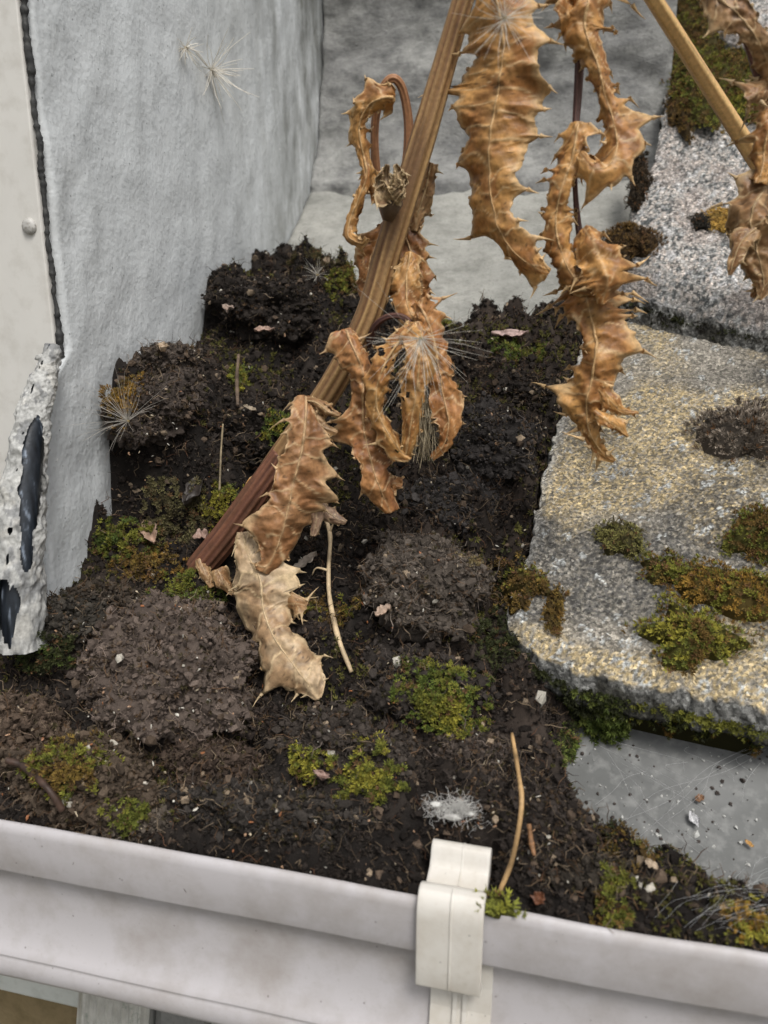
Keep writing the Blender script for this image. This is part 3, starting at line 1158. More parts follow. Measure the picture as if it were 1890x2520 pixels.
mb = MB()
k = RNG.integers(0, len(pos), 32000)
g_ = fbm(pos[k] * 22, 3, 81) + RNG.normal(size=len(k)) * 0.2
c_ = np.array([(0.03, 0.024, 0.02)])[[0] * len(k)] * RNG.uniform(0.5, 1.8, len(k))[:, None]
c_[g_ > 0.25] = np.array([0.075, 0.05, 0.028]) * RNG.uniform(0.5, 1.3, (g_ > 0.25).sum())[:, None]
c_[g_ > 0.38] = np.array([0.10, 0.095, 0.024]) * RNG.uniform(0.5, 1.4, (g_ > 0.38).sum())[:, None]
nn2 = nrm(nor[k] + RNG.normal(size=(len(k), 3)) * 0.45)
w = RNG.integers(0, len(SHOOTS), len(k))
for j, (tv, tf, tc) in enumerate(SHOOTS):
    m_ = w == j
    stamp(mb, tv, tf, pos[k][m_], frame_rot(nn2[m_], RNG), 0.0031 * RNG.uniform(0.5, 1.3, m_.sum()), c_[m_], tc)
tag(mb.build('withered_moss', M_MOSS, None, False), 'withered blackish moss shoots matted over the soil bed', 'moss', kind='stuff')

ICO5, ICO5F = ico(5)
TOPS = []


def clod(u, v, rx, ry, hfac, tone, label, seed, ncr=1500, nfi=350, group=None, lift=0.0):
    rng = np.random.default_rng(seed)
    c = hit_soil(u, v)
    if c[0] < WX + 0.01:
        c = at_x(u, v, WX + 0.02)
    s = dep(c) / FPX
    rad = np.array([rx * s, ry * s * 0.95, max(rx, ry) * s * hfac])
    Nn = nrm(np.array([0, -0.55, 1.0]))
    Xv = np.array([1.0, 0, 0])
    Yv = np.cross(Nn, Xv)
    d = 1 + 0.30 * fbm(ICO5 * 1.5 + seed, 2, seed) + 0.17 * fbm(ICO5 * 4.2 + seed, 2, seed + 2) + 0.09 * fbm(ICO5 * 13, 3, seed + 3)
    L = ICO5 * d[:, None] * rad
    V = c + L[:, :1] * Xv + L[:, 1:2] * Yv + L[:, 2:] * Nn + Nn * (lift - 0.25 * rad[2])
    V[:, 1] = np.maximum(V[:, 1], 0.0045)
    V[:, 0] = np.maximum(V[:, 0], np.where(V[:, 1] > yF - 0.01, WX + 0.004, -9))
    V[:, 2] = under_tiles(V[:, 0], V[:, 1], V[:, 2], 0.004)
    TOPS.append(V)
    t = (0.5 + 0.5 * fbm(ICO5 * 9, 3, seed + 5))[:, None]
    col = np.array(tone)[None] * (0.5 + 0.9 * t)
    mb = MB()
    mb.add(V, ICO5F, col)
    nv = nrm((ICO5 / rad) @ np.stack([Xv, Yv, Nn]))
    up = np.where(nv @ Nn > -0.2)[0]
    k = rng.choice(up, ncr)
    jit = rng.normal(size=(ncr, 3)) * 0.0009
    crumbs(mb, V[k] + jit, nv[k], 0.0005 + rng.exponential(0.0006, ncr).clip(0, 0.0026), rng, tone)
    k = rng.choice(up, nfi)
    fibres(mb, V[k] + nv[k] * 0.0008, nv[k], rng.uniform(0.004, 0.012, nfi), rng, [np.array(tone) * 1.2, np.array(tone) * 2.4, (0.10, 0.06, 0.035), (0.17, 0.13, 0.09)], 0.5)
    dead_moss(mb, V[rng.choice(up, ncr)], nv, up, rng, tone, V)
    o = mb.build('soil_clod', M_SOIL, None, False)
    return tag(o, label, 'soil clod', group or 'clods of soil in the valley')


DK = (0.022, 0.018, 0.0155)
GB = (0.062, 0.050, 0.042)
clod(410, 1660, 215, 190, 0.55, (0.085, 0.066, 0.055), 'large grey-brown crumbly soil clod between the peeling trim and the beige leaf', 101, 4200, 800, lift=0.012)
clod(1035, 1470, 140, 130, 0.6, (0.07, 0.058, 0.048), 'grey-brown fibrous soil clod beside the corner of the lowest tile', 102, 2600, 700, lift=0.012)
clod(650, 770, 125, 85, 0.65, DK, 'black soil clod piled highest against the grey wall', 103, 2000, 300, lift=0.008)
clod(370, 1010, 120, 125, 0.6, (0.05, 0.04, 0.034), 'dark brown matted clod against the grey wall under the seed down', 104, 2200, 500, lift=0.006)
clod(400, 890, 80, 50, 0.6, GB, 'small brown clod touching the grey wall above the ochre moss', 105, 900, 200)
clod(1190, 1110, 130, 110, 0.6, (0.035, 0.031, 0.029), 'charcoal grey soil clod in the gap beside the yellowed tile', 106, 2200, 300, lift=0.008)
clod(1120, 1250, 110, 70, 0.6, (0.04, 0.036, 0.034), 'grey fibrous clod under the charcoal clod by the tile edge', 107, 1400, 400)
clod(200, 1930, 170, 100, 0.55, (0.06, 0.045, 0.033), 'rusty brown clod with moss lying just inside the gutter rim', 108, 2200, 500, lift=0.006)
clod(45, 1790, 120, 80, 0.55, (0.065, 0.047, 0.035), 'brown crumbly clod below the foot of the peeling trim', 109, 1500, 400)
clod(860, 1850, 170, 95, 0.5, (0.04, 0.033, 0.028), 'dark brown clod topped with yellow-green moss behind the gutter', 110, 2200, 400, lift=0.004)
clod(1040, 1700, 160, 100, 0.5, (0.03, 0.025, 0.022), 'dark clod below the grey-brown clod, beside the pale straw', 111, 1800, 400, lift=0.004)
clod(570, 1060, 140, 90, 0.55, DK, 'black soil clod behind the rooted base of the dead stem', 112, 1800, 300)
clod(820, 1300, 120, 100, 0.5, DK, 'black soil clod under the hanging central leaf', 113, 1600, 300)
clod(150, 1520, 90, 70, 0.5, (0.034, 0.03, 0.025), 'dark soil clod tucked at the foot of the grey wall', 114, 900, 200)
clod(1310, 960, 90, 70, 0.5, DK, 'small black clod below the green moss beside the yellowed tile', 115, 900, 200)
clod(1260, 2000, 160, 110, 0.4, (0.026, 0.021, 0.018), 'dark slope of crumbs against the grey tray, behind the standing straw', 116, 2400, 500)
clod(640, 1990, 220, 70, 0.4, (0.03, 0.026, 0.023), 'long dark clod along the gutter rim under the mossy clod', 117, 2200, 500)
clod(320, 2010, 110, 60, 0.6, (0.075, 0.062, 0.05), 'grey gritty clod standing right against the gutter rim', 123, 1300, 300)
clod(520, 1890, 130, 70, 0.55, (0.05, 0.036, 0.028), 'rusty dark clod in front of the large grey-brown clod', 124, 1400, 350)
clod(1170, 1850, 90, 60, 0.55, (0.055, 0.044, 0.037), 'brown clod beside the top of the standing straw', 125, 1000, 250)
clod(640, 1760, 110, 60, 0.55, (0.026, 0.02, 0.017), 'black clod under the tip of the beige leaf', 126, 1100, 300)
clod(250, 1480, 110, 60, 0.5, (0.045, 0.036, 0.028), 'brown clod in front of the rusty moss band', 127, 1100, 300)
clod(700, 1560, 120, 80, 0.55, (0.028, 0.022, 0.019), 'dark reddish soil clod beside the tip of the beige leaf', 118, 1300, 300)
clod(960, 980, 120, 70, 0.5, DK, 'black clod hidden partly behind the central drooping leaves', 119, 1200, 300)
clod(1080, 900, 120, 60, 0.55, DK, 'black clod at the back edge of the bed next to the cement slope', 120, 1200, 300)
clod(520, 1560, 90, 60, 0.5, (0.04, 0.034, 0.03), 'small dark clod between the large grey-brown clod and the stem base', 121, 900, 200)
clod(1480, 2170, 130, 50, 0.45, (0.03, 0.025, 0.02), 'dark clod beside the drooping olive moss at the rim', 122, 1200, 300)
for TV in TOPS:                                  # later things rest on the clods too
    i_ = ((TV[:, 0] - GX0) / GR).astype(int)
    j_ = ((TV[:, 1] - GY0) / GR).astype(int)
    for dx_ in (-1, 0, 1):
        for dy_ in (-1, 0, 1):
            a_, b_ = np.clip(i_ + dx_, 0, len(gx) - 1), np.clip(j_ + dy_, 0, len(gy) - 1)
            np.maximum.at(SZ, (b_, a_), TV[:, 2] - 0.0006)

# ------------------------------------------------------------------ moss
G_YEL = [(0.21, 0.19, 0.03), (0.14, 0.14, 0.025), (0.09, 0.10, 0.02)]
G_GRN = [(0.075, 0.10, 0.02), (0.05, 0.07, 0.016), (0.11, 0.13, 0.03)]
G_BRN = [(0.11, 0.068, 0.02), (0.07, 0.046, 0.018), (0.15, 0.10, 0.025)]
G_DRK = [(0.028, 0.032, 0.012), (0.04, 0.045, 0.015), (0.02, 0.022, 0.01)]
G_GRY = [(0.17, 0.14, 0.11), (0.26, 0.22, 0.18), (0.11, 0.09, 0.07)]
G_OCH = [(0.22, 0.13, 0.025), (0.15, 0.085, 0.02), (0.10, 0.07, 0.02)]


def moss(cen, Nn, rx, ry, h, pal, label, seed, dens=1.0, size=0.0028, surf=None, cat='moss', upright=False):
    """cushion of star-shaped shoots on a dark dome; surf(x, y) gives the ground under it"""
    rng = np.random.default_rng(seed)
    cen = np.asarray(cen, float)
    Nn = nrm(np.asarray(Nn, float))
    Xv = nrm(np.array([1.0, 0, 0]) - Nn * Nn[0])
    Yv = np.cross(Nn, Xv)
    n = int(dens * 1.15 * math.pi * rx * ry / (size * 0.62) ** 2)
    n = min(max(n, 40), 2600)
    a = rng.uniform(0, 2 * np.pi, n)
    lobes = (1 + 0.42 * fbm(p3(np.cos(a) * 2.2, np.sin(a) * 2.2, seed * 1.3), 3, seed)) * rng.uniform(0.9, 1.12, n)
    r = np.sqrt(rng.uniform(0, 1, n))

    def place(a, r, lobes):
        lx, ly = np.cos(a) * r * rx * lobes, np.sin(a) * r * ry * lobes
        P = cen + lx[:, None] * Xv + ly[:, None] * Yv
        hh = h * (np.clip(1 - r ** 2.2, 0, 1) ** 0.7) * (1 + 0.35 * fbm(P * 150, 2, seed + 4))
        if surf is not None:
            P[:, 2] = surf(P[:, 0], P[:, 1])
        return P + Nn * hh[:, None], lx, ly
    P, lx, ly = place(a, r, lobes)
    nv = nrm(Nn + (lx / rx)[:, None] * Xv * 0.8 + (ly / ry)[:, None] * Yv * 0.8 + rng.normal(size=(n, 3)) * 0.22)
    mb = MB()
    aa = np.linspace(0, 2 * np.pi, 28, endpoint=False)
    ll = 0.92 * (1 + 0.42 * fbm(p3(np.cos(aa) * 2.2, np.sin(aa) * 2.2, seed * 1.3), 3, seed))
    rings = []
    for rr in (1.0, 0.85, 0.65, 0.4, 0.15):
        Q, _, _ = place(aa, np.full(28, rr * 0.97), ll)
        rings.append(Q - Nn * (0.0012 if rr < 1 else 0.004))
    D = np.concatenate(rings + [rings[-1].mean(0, keepdims=True)])
    Fd = []
    for k in range(4):
        for i in range(28):
            j = (i + 1) % 28
            Fd += [[k * 28 + i, k * 28 + j, (k + 1) * 28 + j], [k * 28 + i, (k + 1) * 28 + j, (k + 1) * 28 + i]]
    Fd += [[4 * 28 + i, 4 * 28 + (i + 1) % 28, 140] for i in range(28)]
    pal = np.asarray(pal)
    mb.add(D, np.array(Fd), pal.mean(0) * 0.4)
    patch = fbm(P * 110, 2, seed + 8)
    ci = np.clip(((patch + rng.normal(size=n) * 0.35 + 0.6) / 1.2 * len(pal)).astype(int), 0, len(pal) - 1)
    c = 1.3 * pal[ci] * rng.uniform(0.6, 1.4, n)[:, None]
    w = rng.random(n) > 0.93
    c[w] = np.array([0.16, 0.085, 0.04])
    wh = rng.integers(0, len(SHOOTS), n)
    for k, (tv, tf, tc) in enumerate(SHOOTS):
        m_ = wh == k
        if m_.sum():
            s = size * rng.uniform(0.6, 1.25, m_.sum())
            sc3 = np.stack([s, s, s * (1.5 if upright else 1.0)], 1)
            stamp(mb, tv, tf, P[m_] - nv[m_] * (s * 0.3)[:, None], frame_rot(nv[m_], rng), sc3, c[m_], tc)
    o = mb.build('moss_clump', M_MOSS, None, False)
    return tag(o, label, cat, 'moss clumps')


TN = nrm(np.array([0, -TP, 1.0]))


def moss_tile(u, v, rx, ry, h, pal, label, seed, c=None, **k):
    c = TL_C if c is None else c
    P = on_plane(u, v, TP if c == TL_C else TPU, c)
    s = dep(P) / FPX
    fs = abs(nrm(ray(u, v)) @ TN)
    return moss(P, TN, rx * s, ry * s / fs * 0.9, h, pal, label, seed, **k)


def moss_soil(u, v, rx, ry, h, pal, label, seed, size=0.0029, **k):
    """moss creeping over the lumps of soil: shoots spread over the ground around one spot"""
    rng = np.random.default_rng(seed)
    c = hit_soil(u, v)
    s = dep(c) / FPX
    r3 = np.array([rx * s * 1.4, ry * s * 1.5, max(rx, ry) * s * 1.3])
    n = int(np.clip(1.5 * math.pi * r3[0] * r3[1] / (size * 0.55) ** 2, 120, 1500))
    q = rng.uniform(-1, 1, (90000, 3))
    dirn = nrm(q)
    lob = 1 + 0.5 * fbm(dirn * 1.9 + seed, 3, seed)
    q = q[np.linalg.norm(q, axis=1) < lob]
    P = c + (q * r3) @ np.stack([RT, UP, FW])
    e = 0.002
    gx_ = (soil_z(P[:, 0] + e, P[:, 1]) - soil_z(P[:, 0] - e, P[:, 1])) / (2 * e)
    gy_ = (soil_z(P[:, 0], P[:, 1] + e) - soil_z(P[:, 0], P[:, 1] - e)) / (2 * e)
    dz = P[:, 2] - soil_z(P[:, 0], P[:, 1])
    ok = (np.abs(dz) < 0.0022 * np.sqrt(1 + gx_ ** 2 + gy_ ** 2)) & (P[:, 0] > WX + 0.002) & (P[:, 1] > 0.004)
    P, q = P[ok][:n * 2], q[ok][:n * 2]
    Nn = nrm(soil_n(P[:, 0], P[:, 1], 0.004) + np.array([0, -0.25, 0.45]))
    den = fbm(P * 190, 2, seed + 4) + 0.55 - 0.5 * np.linalg.norm(q, axis=1) + rng.normal(size=len(P)) * 0.2
    kp = np.argsort(-den)[:n]
    P, Nn, q = P[kp], Nn[kp], q[kp]
    n = len(P)
    P = P + Nn * (h * 0.35 * np.clip(1 - np.linalg.norm(q, axis=1), 0, 1) * (0.6 + 0.6 * rng.random(n)))[:, None]
    nv = nrm(Nn + rng.normal(size=(n, 3)) * 0.3)
    pal = np.asarray(pal)
    ci = np.clip(((fbm(P * 110, 2, seed + 8) + rng.normal(size=n) * 0.35 + 0.6) / 1.2 * len(pal)).astype(int), 0, len(pal) - 1)
    cc = 1.35 * pal[ci] * rng.uniform(0.5, 1.45, n)[:, None]
    w = rng.random(n) > 0.92
    cc[w] = np.array([0.15, 0.085, 0.04])
    mb = MB()
    wh = rng.integers(0, len(SHOOTS), n)
    for j, (tv, tf, tc) in enumerate(SHOOTS):
        m_ = wh == j
        if m_.sum():
            ss = size * rng.uniform(0.55, 1.25, m_.sum())
            stamp(mb, tv, tf, P[m_] - nv[m_] * (ss * 0.35)[:, None], frame_rot(nv[m_], rng), ss, cc[m_], tc)
    return tag(mb.build('moss_clump', M_MOSS, None, False), label, 'moss', 'moss clumps')


# on the lower tile
moss_tile(1830, 1075, 105, 62, 0.016, G_GRY, 'round grey-brown hairy moss cushion alone near the top of the yellowed tile', 201, size=0.0032, upright=True)
moss_tile(1524, 1335, 66, 44, 0.009, [(0.10, 0.085, 0.03), (0.06, 0.05, 0.02), (0.16, 0.15, 0.05)], 'small brown-green moss tuft in the middle of the yellowed tile', 202, size=0.0026)
moss_tile(1870, 1320, 92, 80, 0.012, G_YEL[1:] + G_BRN[:1], 'green moss clump with rusty tips up the slope from the two long ones', 203)
moss_tile(1640, 1410, 62, 44, 0.008, G_YEL[1:] + G_BRN, 'flat olive moss patch joining the long rusty clump', 204)
moss_tile(1800, 1460, 160, 70, 0.010, G_OCH + G_YEL[1:2], 'long rusty orange moss clump across the yellowed tile', 205)
moss_tile(1708, 1575, 116, 92, 0.013, G_YEL + G_BRN[:1], 'large yellow-green star moss cushion near the front of the yellowed tile', 206, size=0.0031)
moss_tile(1300, 1440, 62, 40, 0.007, G_BRN + G_YEL[1:2], 'brown-green moss on the left corner of the yellowed tile', 207)
moss_tile(1365, 1500, 26, 72, 0.004, G_OCH[1:] + G_BRN, 'thin rusty strip of moss running down the tile corner', 208)
moss_tile(1275, 1488, 32, 22, 0.006, G_BRN, 'little brown moss button at the very corner of the tile', 209)


def moss_hang(pts, pal, label, seed, y_off=0.0, w=0.02, size=0.003):
    """moss hanging under the front edge of a tile: a row of shoots filling the shadow gap"""
    rng = np.random.default_rng(seed)
    pts = np.array(pts)
    n = 2600
    a = rng.uniform(0, 1, n)
    d = rng.uniform(0, 1, n) ** 0.8
    top = poly_at(pts, a)
    P = top.copy()
    low = soil_like(P[:, 0], P[:, 1])
    P[:, 2] = top[:, 2] - d * np.minimum(w * (0.7 + 0.5 * fbm(top * 60, 2, seed)), np.maximum(top[:, 2] - low - 0.002, 0.004))
    P[:, 1] += 0.012 * d + rng.normal(size=n) * 0.0035
    nv = nrm(np.array([0, -0.9, 0.35]) + rng.normal(size=(n, 3)) * 0.35)
    pal = np.asarray(pal)
    ci = np.clip(((fbm(P * 60, 2, seed + 2) + rng.normal(size=n) * 0.3 + 0.6) / 1.2 * len(pal)).astype(int), 0, len(pal) - 1)
    c = pal[ci] * rng.uniform(0.6, 1.4, n)[:, None]
    mb = MB()
    for k, (tv, tf, tc) in enumerate(SHOOTS):
        m_ = rng.integers(0, len(SHOOTS), n) == k
        stamp(mb, tv, tf, P[m_], frame_rot(nv[m_], rng), size * rng.uniform(0.6, 1.3, m_.sum()), c[m_], tc)
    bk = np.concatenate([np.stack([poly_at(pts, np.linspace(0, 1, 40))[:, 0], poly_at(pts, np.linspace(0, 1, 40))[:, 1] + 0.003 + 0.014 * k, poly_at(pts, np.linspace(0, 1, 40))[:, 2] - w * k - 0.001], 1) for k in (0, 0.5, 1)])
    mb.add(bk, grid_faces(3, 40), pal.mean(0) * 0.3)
    o = mb.build('moss_clump', M_MOSS, None, False)
    return tag(o, label, 'moss', 'moss clumps')


def soil_like(x, y):
    return np.maximum(soil_z(x, y), SH_A * y + SH_C)


def edge_pts(pl, c, dz):
    return [np.array([p[0], p[1] + 0.002, (TP if c == TL_C else TPU) * p[1] + c - dz]) for p in pl]


le = edge_pts(lo_front, TL_C, 0.013)
moss_hang(le[1:4], G_DRK + G_GRN[1:2], 'dark green moss filling the gap under the corner of the lowest tile', 221, w=0.046)
moss_hang(le[3:5], G_GRN + G_DRK[:1], 'bright green moss hanging under the front edge of the lowest tile', 222, w=0.044)
moss_hang(le[4:6], G_YEL[1:] + G_DRK + G_OCH[1:2], 'olive and rusty moss hanging under the front edge near the grey tray', 223, w=0.030)
ue = edge_pts(up_front, TU_C, 0.009)
moss_hang(ue[:3], G_DRK + [(0.03, 0.027, 0.022)], 'blackish moss under the front edge of the upper grey tile', 224, w=0.016, size=0.0028)
moss_hang(ue[2:5], G_DRK + [(0.03, 0.027, 0.022)], 'black dirt and moss below the upper tile at its outer end', 225, w=0.015, size=0.0028)
# on the upper tile
moss_tile(1700, 175, 80, 120, 0.018, G_BRN[1:] + G_YEL[1:], 'thick olive brown moss at the top corner of the upper grey tile', 231, TU_C, size=0.0036)
moss_tile(1790, 190, 120, 80, 0.018, G_YEL[1:] + G_BRN, 'thick olive moss under the topmost grey tile', 232, TU_C, size=0.0036)
moss_tile(1872, 225, 90, 66, 0.014, G_YEL[:2] + G_GRN[2:], 'bright yellow-green moss beside the purple-brown stem', 233, TU_C, size=0.0036)
moss_tile(1715, 60, 70, 90, 0.018, G_BRN[:2] + G_YEL[1:2], 'brown moss bank beside the topmost grey tile', 240, TU_C, size=0.0036)
moss_tile(1672, 260, 30, 66, 0.012, G_BRN[:2], 'brown moss drooping over the left edge of the upper tile', 234, TU_C, size=0.0034)
moss_tile(1572, 450, 26, 85, 0.010, [(0.045, 0.03, 0.016), (0.03, 0.022, 0.014)], 'dark brown moss strip along the left edge of the upper tile', 235, TU_C, size=0.0034)
moss_tile(1545, 605, 68, 46, 0.014, [(0.075, 0.045, 0.018), (0.05, 0.03, 0.014), (0.10, 0.06, 0.02)], 'rusty brown moss cushion on the corner of the upper tile', 236, TU_C, size=0.0034)
moss_tile(1512, 650, 40, 40, 0.010, [(0.03, 0.024, 0.018), (0.045, 0.03, 0.018)], 'blackish moss below the rusty cushion on the tile corner', 237, TU_C, size=0.003)
moss_tile(1782, 545, 44, 32, 0.005, [(0.42, 0.27, 0.07), (0.32, 0.21, 0.06)], 'yellow-orange lichen tuft on the upper grey tile', 238, TU_C, size=0.0026, cat='lichen')
moss_tile(1725, 548, 26, 18, 0.004, [(0.03, 0.026, 0.02)], 'small black moss spot left of the yellow lichen', 239, TU_C, size=0.0024)
# on the soil
for (u, v, rx, ry, h, pal, label) in (
    (845, 700, 44, 44, .012, G_YEL[1:] + G_BRN[:1], 'olive moss knob at the back of the soil beside the stem'),
    (790, 640, 60, 30, .008, [(0.05, 0.04, 0.02), (0.07, 0.06, 0.025)], 'brown moss film where the cement slope meets the wall'),
    (1255, 880, 36, 44, .012, G_GRN + G_YEL[1:2], 'green moss knob behind the soil by the thin leaf'),
    (1335, 880, 34, 28, .010, G_GRN[:2] + G_YEL[1:2], 'second green moss knob next to the tile'),
    (1075, 800, 36, 22, .009, G_YEL[1:], 'olive moss tuft behind the white seed plume'),
    (300, 975, 34, 60, .010, G_OCH, 'ochre moss tuft clinging to the wall above the seed down'),
    (590, 940, 22, 60, .007, G_GRN[2:] + G_YEL[:1], 'bright green moss sprig on the black soil up by the wall'),
    (690, 1060, 50, 34, .009, G_GRN + G_YEL[:1], 'green moss left of the bent brown leaf'),
    (560, 1250, 64, 44, .012, G_YEL[:2] + G_GRN[2:], 'yellow-green moss cushion beside the rooted stem'),
    (440, 1260, 60, 56, .010, [(0.07, 0.06, 0.03), (0.10, 0.09, 0.04)], 'brown-green moss against the stringy black bark'),
    (290, 1330, 72, 44, .012, G_YEL[1:] + G_GRN[1:2], 'olive moss cushion at the foot of the grey wall'),
    (370, 1390, 80, 40, .010, G_OCH[1:] + G_BRN, 'rusty moss band in front of the olive cushion'),
    (460, 1440, 74, 36, .010, G_YEL[1:] + G_GRN[:1], 'olive moss in front of the stem base'),
    (80, 1600, 80, 40, .008, G_DRK + G_GRN[1:2], 'dark green moss at the foot of the peeling trim'),
    (1090, 1700, 90, 64, .012, G_YEL[1:] + G_GRN[:1], 'olive moss on the lower side of the grey-brown clod'),
    (1110, 1760, 44, 40, .010, G_YEL[:2], 'bright yellow-green moss tip below that clod'),
    (1160, 1400, 40, 30, .010, [(0.20, 0.16, 0.08), (0.13, 0.10, 0.05)], 'pale tan moss knob on the grey-brown clod'),
    (800, 1510, 66, 34, .009, G_BRN + G_YEL[1:2], 'brown moss beside the pale curved twig'),
    (770, 1880, 44, 30, .010, G_YEL[:1] + G_YEL, 'vivid yellow moss on the clod behind the gutter'),
    (910, 1920, 70, 62, .012, G_YEL, 'wide yellow-green moss on the clod behind the gutter'),
    (160, 1890, 86, 56, .012, G_YEL[1:] + G_BRN, 'olive brown moss on the rusty clod near the rim'),
    (310, 2010, 44, 30, .009, G_YEL[1:], 'small olive moss right inside the gutter rim'),
    (1390, 1830, 72, 34, .010, G_GRN + G_DRK[:1], 'fresh green moss low under the tile beside the straw'),
    (1545, 2080, 60, 34, .009, G_BRN + G_DRK[:1], 'brown moss at the edge of the grey tray'),
    (1510, 2210, 40, 60, .010, G_YEL[1:] + G_BRN[:1], 'drooping olive moss strands near the cobweb'),
    (1860, 2270, 70, 36, .012, G_YEL[:2] + G_OCH[:1], 'yellow and rusty moss by the rim past the cobweb'),
    (1270, 1440, 60, 60, .010, G_BRN[1:] + G_DRK, 'dark brown moss wedged beside the tile corner'),
    (1230, 1600, 50, 60, .010, G_DRK, 'dark moss in the deep gap below the tile corner')):
    moss_soil(u, v, rx, ry, h, pal, label, int(u * 7 + v))

# moss tuft caught beside the clip
P = at_y(1225, 2226, -0.001)
P[2] = 0.002
moss(P, (0.2, -0.3, 1), 0.0085, 0.004, 0.004, [(0.20, 0.20, 0.03), (0.15, 0.16, 0.03)], 'tiny yellow-green moss sprig caught on the rim beside the clip', 290, size=0.0036, dens=1.4)

# ------------------------------------------------------------------ dead plants
def px3(pts):
    return np.array([at_y(*p) for p in pts])


L_BROWN = ((0.52, 0.275, 0.090), (0.34, 0.150, 0.045))
L_DARK = ((0.34, 0.155, 0.05), (0.22, 0.09, 0.03))
L_PALE = ((0.50, 0.365, 0.225), (0.36, 0.23, 0.125))
L_DULL = ((0.36, 0.215, 0.10), (0.25, 0.13, 0.055))


def leaf(parent, pts, hw, seed, pal=L_BROWN, curl=1.1, twist=0.0, tooth=0.42, gap=34, spine=26, crumple=1.0, holes=0.0, rib=True, name='leaf', sides=(1, 1), label=None):
    """pts: (u, v, y) along the midrib in photo pixels; hw: half width in pixels along it"""
    rng = np.random.default_rng(seed)
    pts = np.array(pts, float)
    Lpx = np.linalg.norm(np.diff(pts[:, :2], axis=0), axis=1).sum()
    n = int(np.clip(Lpx / 3.2, 40, 240))
    m = 23
    S = catmull(pts, n)
    P = np.array([at_y(*s) for s in S])
    px = dep(P) / FPX
    t = np.linspace(0, 1, n)
    W = np.interp(t, np.linspace(0, 1, len(hw)), hw) * px * 1.38
    T = nrm(np.gradient(P, axis=0))
    Vv = nrm(CAM - P)
    Wd = nrm(np.cross(T, Vv))
    Nn = nrm(np.cross(Wd, T))
    flip = np.sign((Nn * Vv).sum(1))[:, None]
    Nn = Nn * flip
    tw = (twist + 0.35 * fbm(p3(t * 2.5, seed), 2, seed)) * np.ones(n)
    cw, sw_ = np.cos(tw)[:, None], np.sin(tw)[:, None]
    Wd, Nn = Wd * cw + Nn * sw_, Nn * cw - Wd * sw_
    s = np.linspace(-1, 1, m)
    ts = [[], []]
    wid = []
    for sd_ in (0, 1):
        x = rng.uniform(0.2, 1) * gap / Lpx
        k = np.zeros(n)
        while x < 0.985:
            amp = (rng.uniform(0.15, 1.0) ** 1.6 * 1.2 + (0.7 if rng.random() > 0.82 else 0)) * tooth
            g = rng.uniform(0.4, 1.7) * gap / Lpx
            up_, dn = g * rng.uniform(0.55, 0.85), g * rng.uniform(0.2, 0.4)
            dt = t - x
            k = np.maximum(k, amp * np.where(dt < 0, np.clip(1 + dt / up_, 0, 1) ** 1.6, np.clip(1 - dt / dn, 0, 1) ** 1.3))
            ts[sd_].append((x, amp))
            x += g * rng.uniform(0.7, 1.2) * (2.0 if rng.random() > 0.8 else 1.0)
        wid.append(W * sides[sd_] * (0.82 + k) * np.clip(1 + 0.42 * fbm(p3(t * Lpx / 85, sd_ * 5.0, seed), 2, seed + 31), 0.45, 1.5))
    cu = curl * (0.8 + 0.5 * fbm(p3(t * 4.0, seed + 3), 2, seed + 3))
    cu = np.where(np.abs(cu) < 0.05, 0.05, cu)
    ws = np.where(s[None, :] < 0, wid[0][:, None], wid[1][:, None])
    core = W[:, None] * np.where(s[None, :] < 0, sides[0], sides[1]) * 0.85
    mixw = np.abs(s)[None, :] ** 2.5
    ws = core * (1 - mixw) + ws * mixw
    th = cu[:, None] * s[None, :]
    lat = ws * np.sin(th) / cu[:, None]
    nd = -ws * (1 - np.cos(th)) / cu[:, None]
    # veins, quilting between them, crisped margins, crumpling
    ng = max(4, int(Lpx / 58))
    ph = (t[:, None] - 0.10 * np.abs(s)[None, :] * (60 / Lpx) * 3) * ng + np.where(s < 0, 0.0, 0.5)[None, :] + 0.55 * fbm(p3(t[:, None] * 6 + 0 * s, s[None, :] * 1.4 + 0 * t[:, None], seed), 2, seed + 4)
    fr = np.abs(ph - np.round(ph))
    vein = np.exp(-(fr / 0.040) ** 2) * sstep(0.02, 0.12, np.abs(s))[None, :]
    mid = np.exp(-(s / 0.07) ** 2)[None, :] * np.ones((n, 1))
    TT = np.broadcast_to(t[:, None] * Lpx / 60, (n, m))
    SS = np.broadcast_to(s[None, :], (n, m))
    cr = fbm(p3(TT * 0.75, SS * 1.2, seed), 3, seed + 6)
    cr2 = fbm(p3(TT * 4.5, SS * 3.5, seed), 2, seed + 7)
    fold = 0.5 - np.abs(vnoise(p3(TT * 1.7 + SS * 1.4, SS * 0.9 - TT * 0.5, seed), seed + 21)) * 2 + 0.5 * (0.5 - np.abs(vnoise(p3(TT * 3.6 - SS * 2, SS * 2 + TT, seed), seed + 22)) * 2)
    crisp = 1.6 * fbm(p3(TT * 1.35, np.where(SS < 0, 3.0, 9.0), seed), 2, seed + 9) * np.abs(SS) ** 2.2
    nd = nd + W[:, None] * crumple * (0.17 * cr + 0.035 * cr2 + 0.05 * fold + 0.20 * crisp + 0.045 * np.sqrt(fr * 2) * (1 - np.abs(SS)) ** 0.5) + 0.0005 * vein
    lat = lat + W[:, None] * crumple * 0.10 * cr2 * np.abs(SS)
    V = P[:, None] + Wd[:, None] * lat[..., None] + Nn[:, None] * nd[..., None] + T[:, None] * (W[:, None] * 0.10 * crumple * fbm(p3(TT * 2, SS * 2, seed + 9), 2, seed + 8) * np.abs(SS))[..., None]
    # colour
    c0, c1 = np.array(pal[0]), np.array(pal[1])
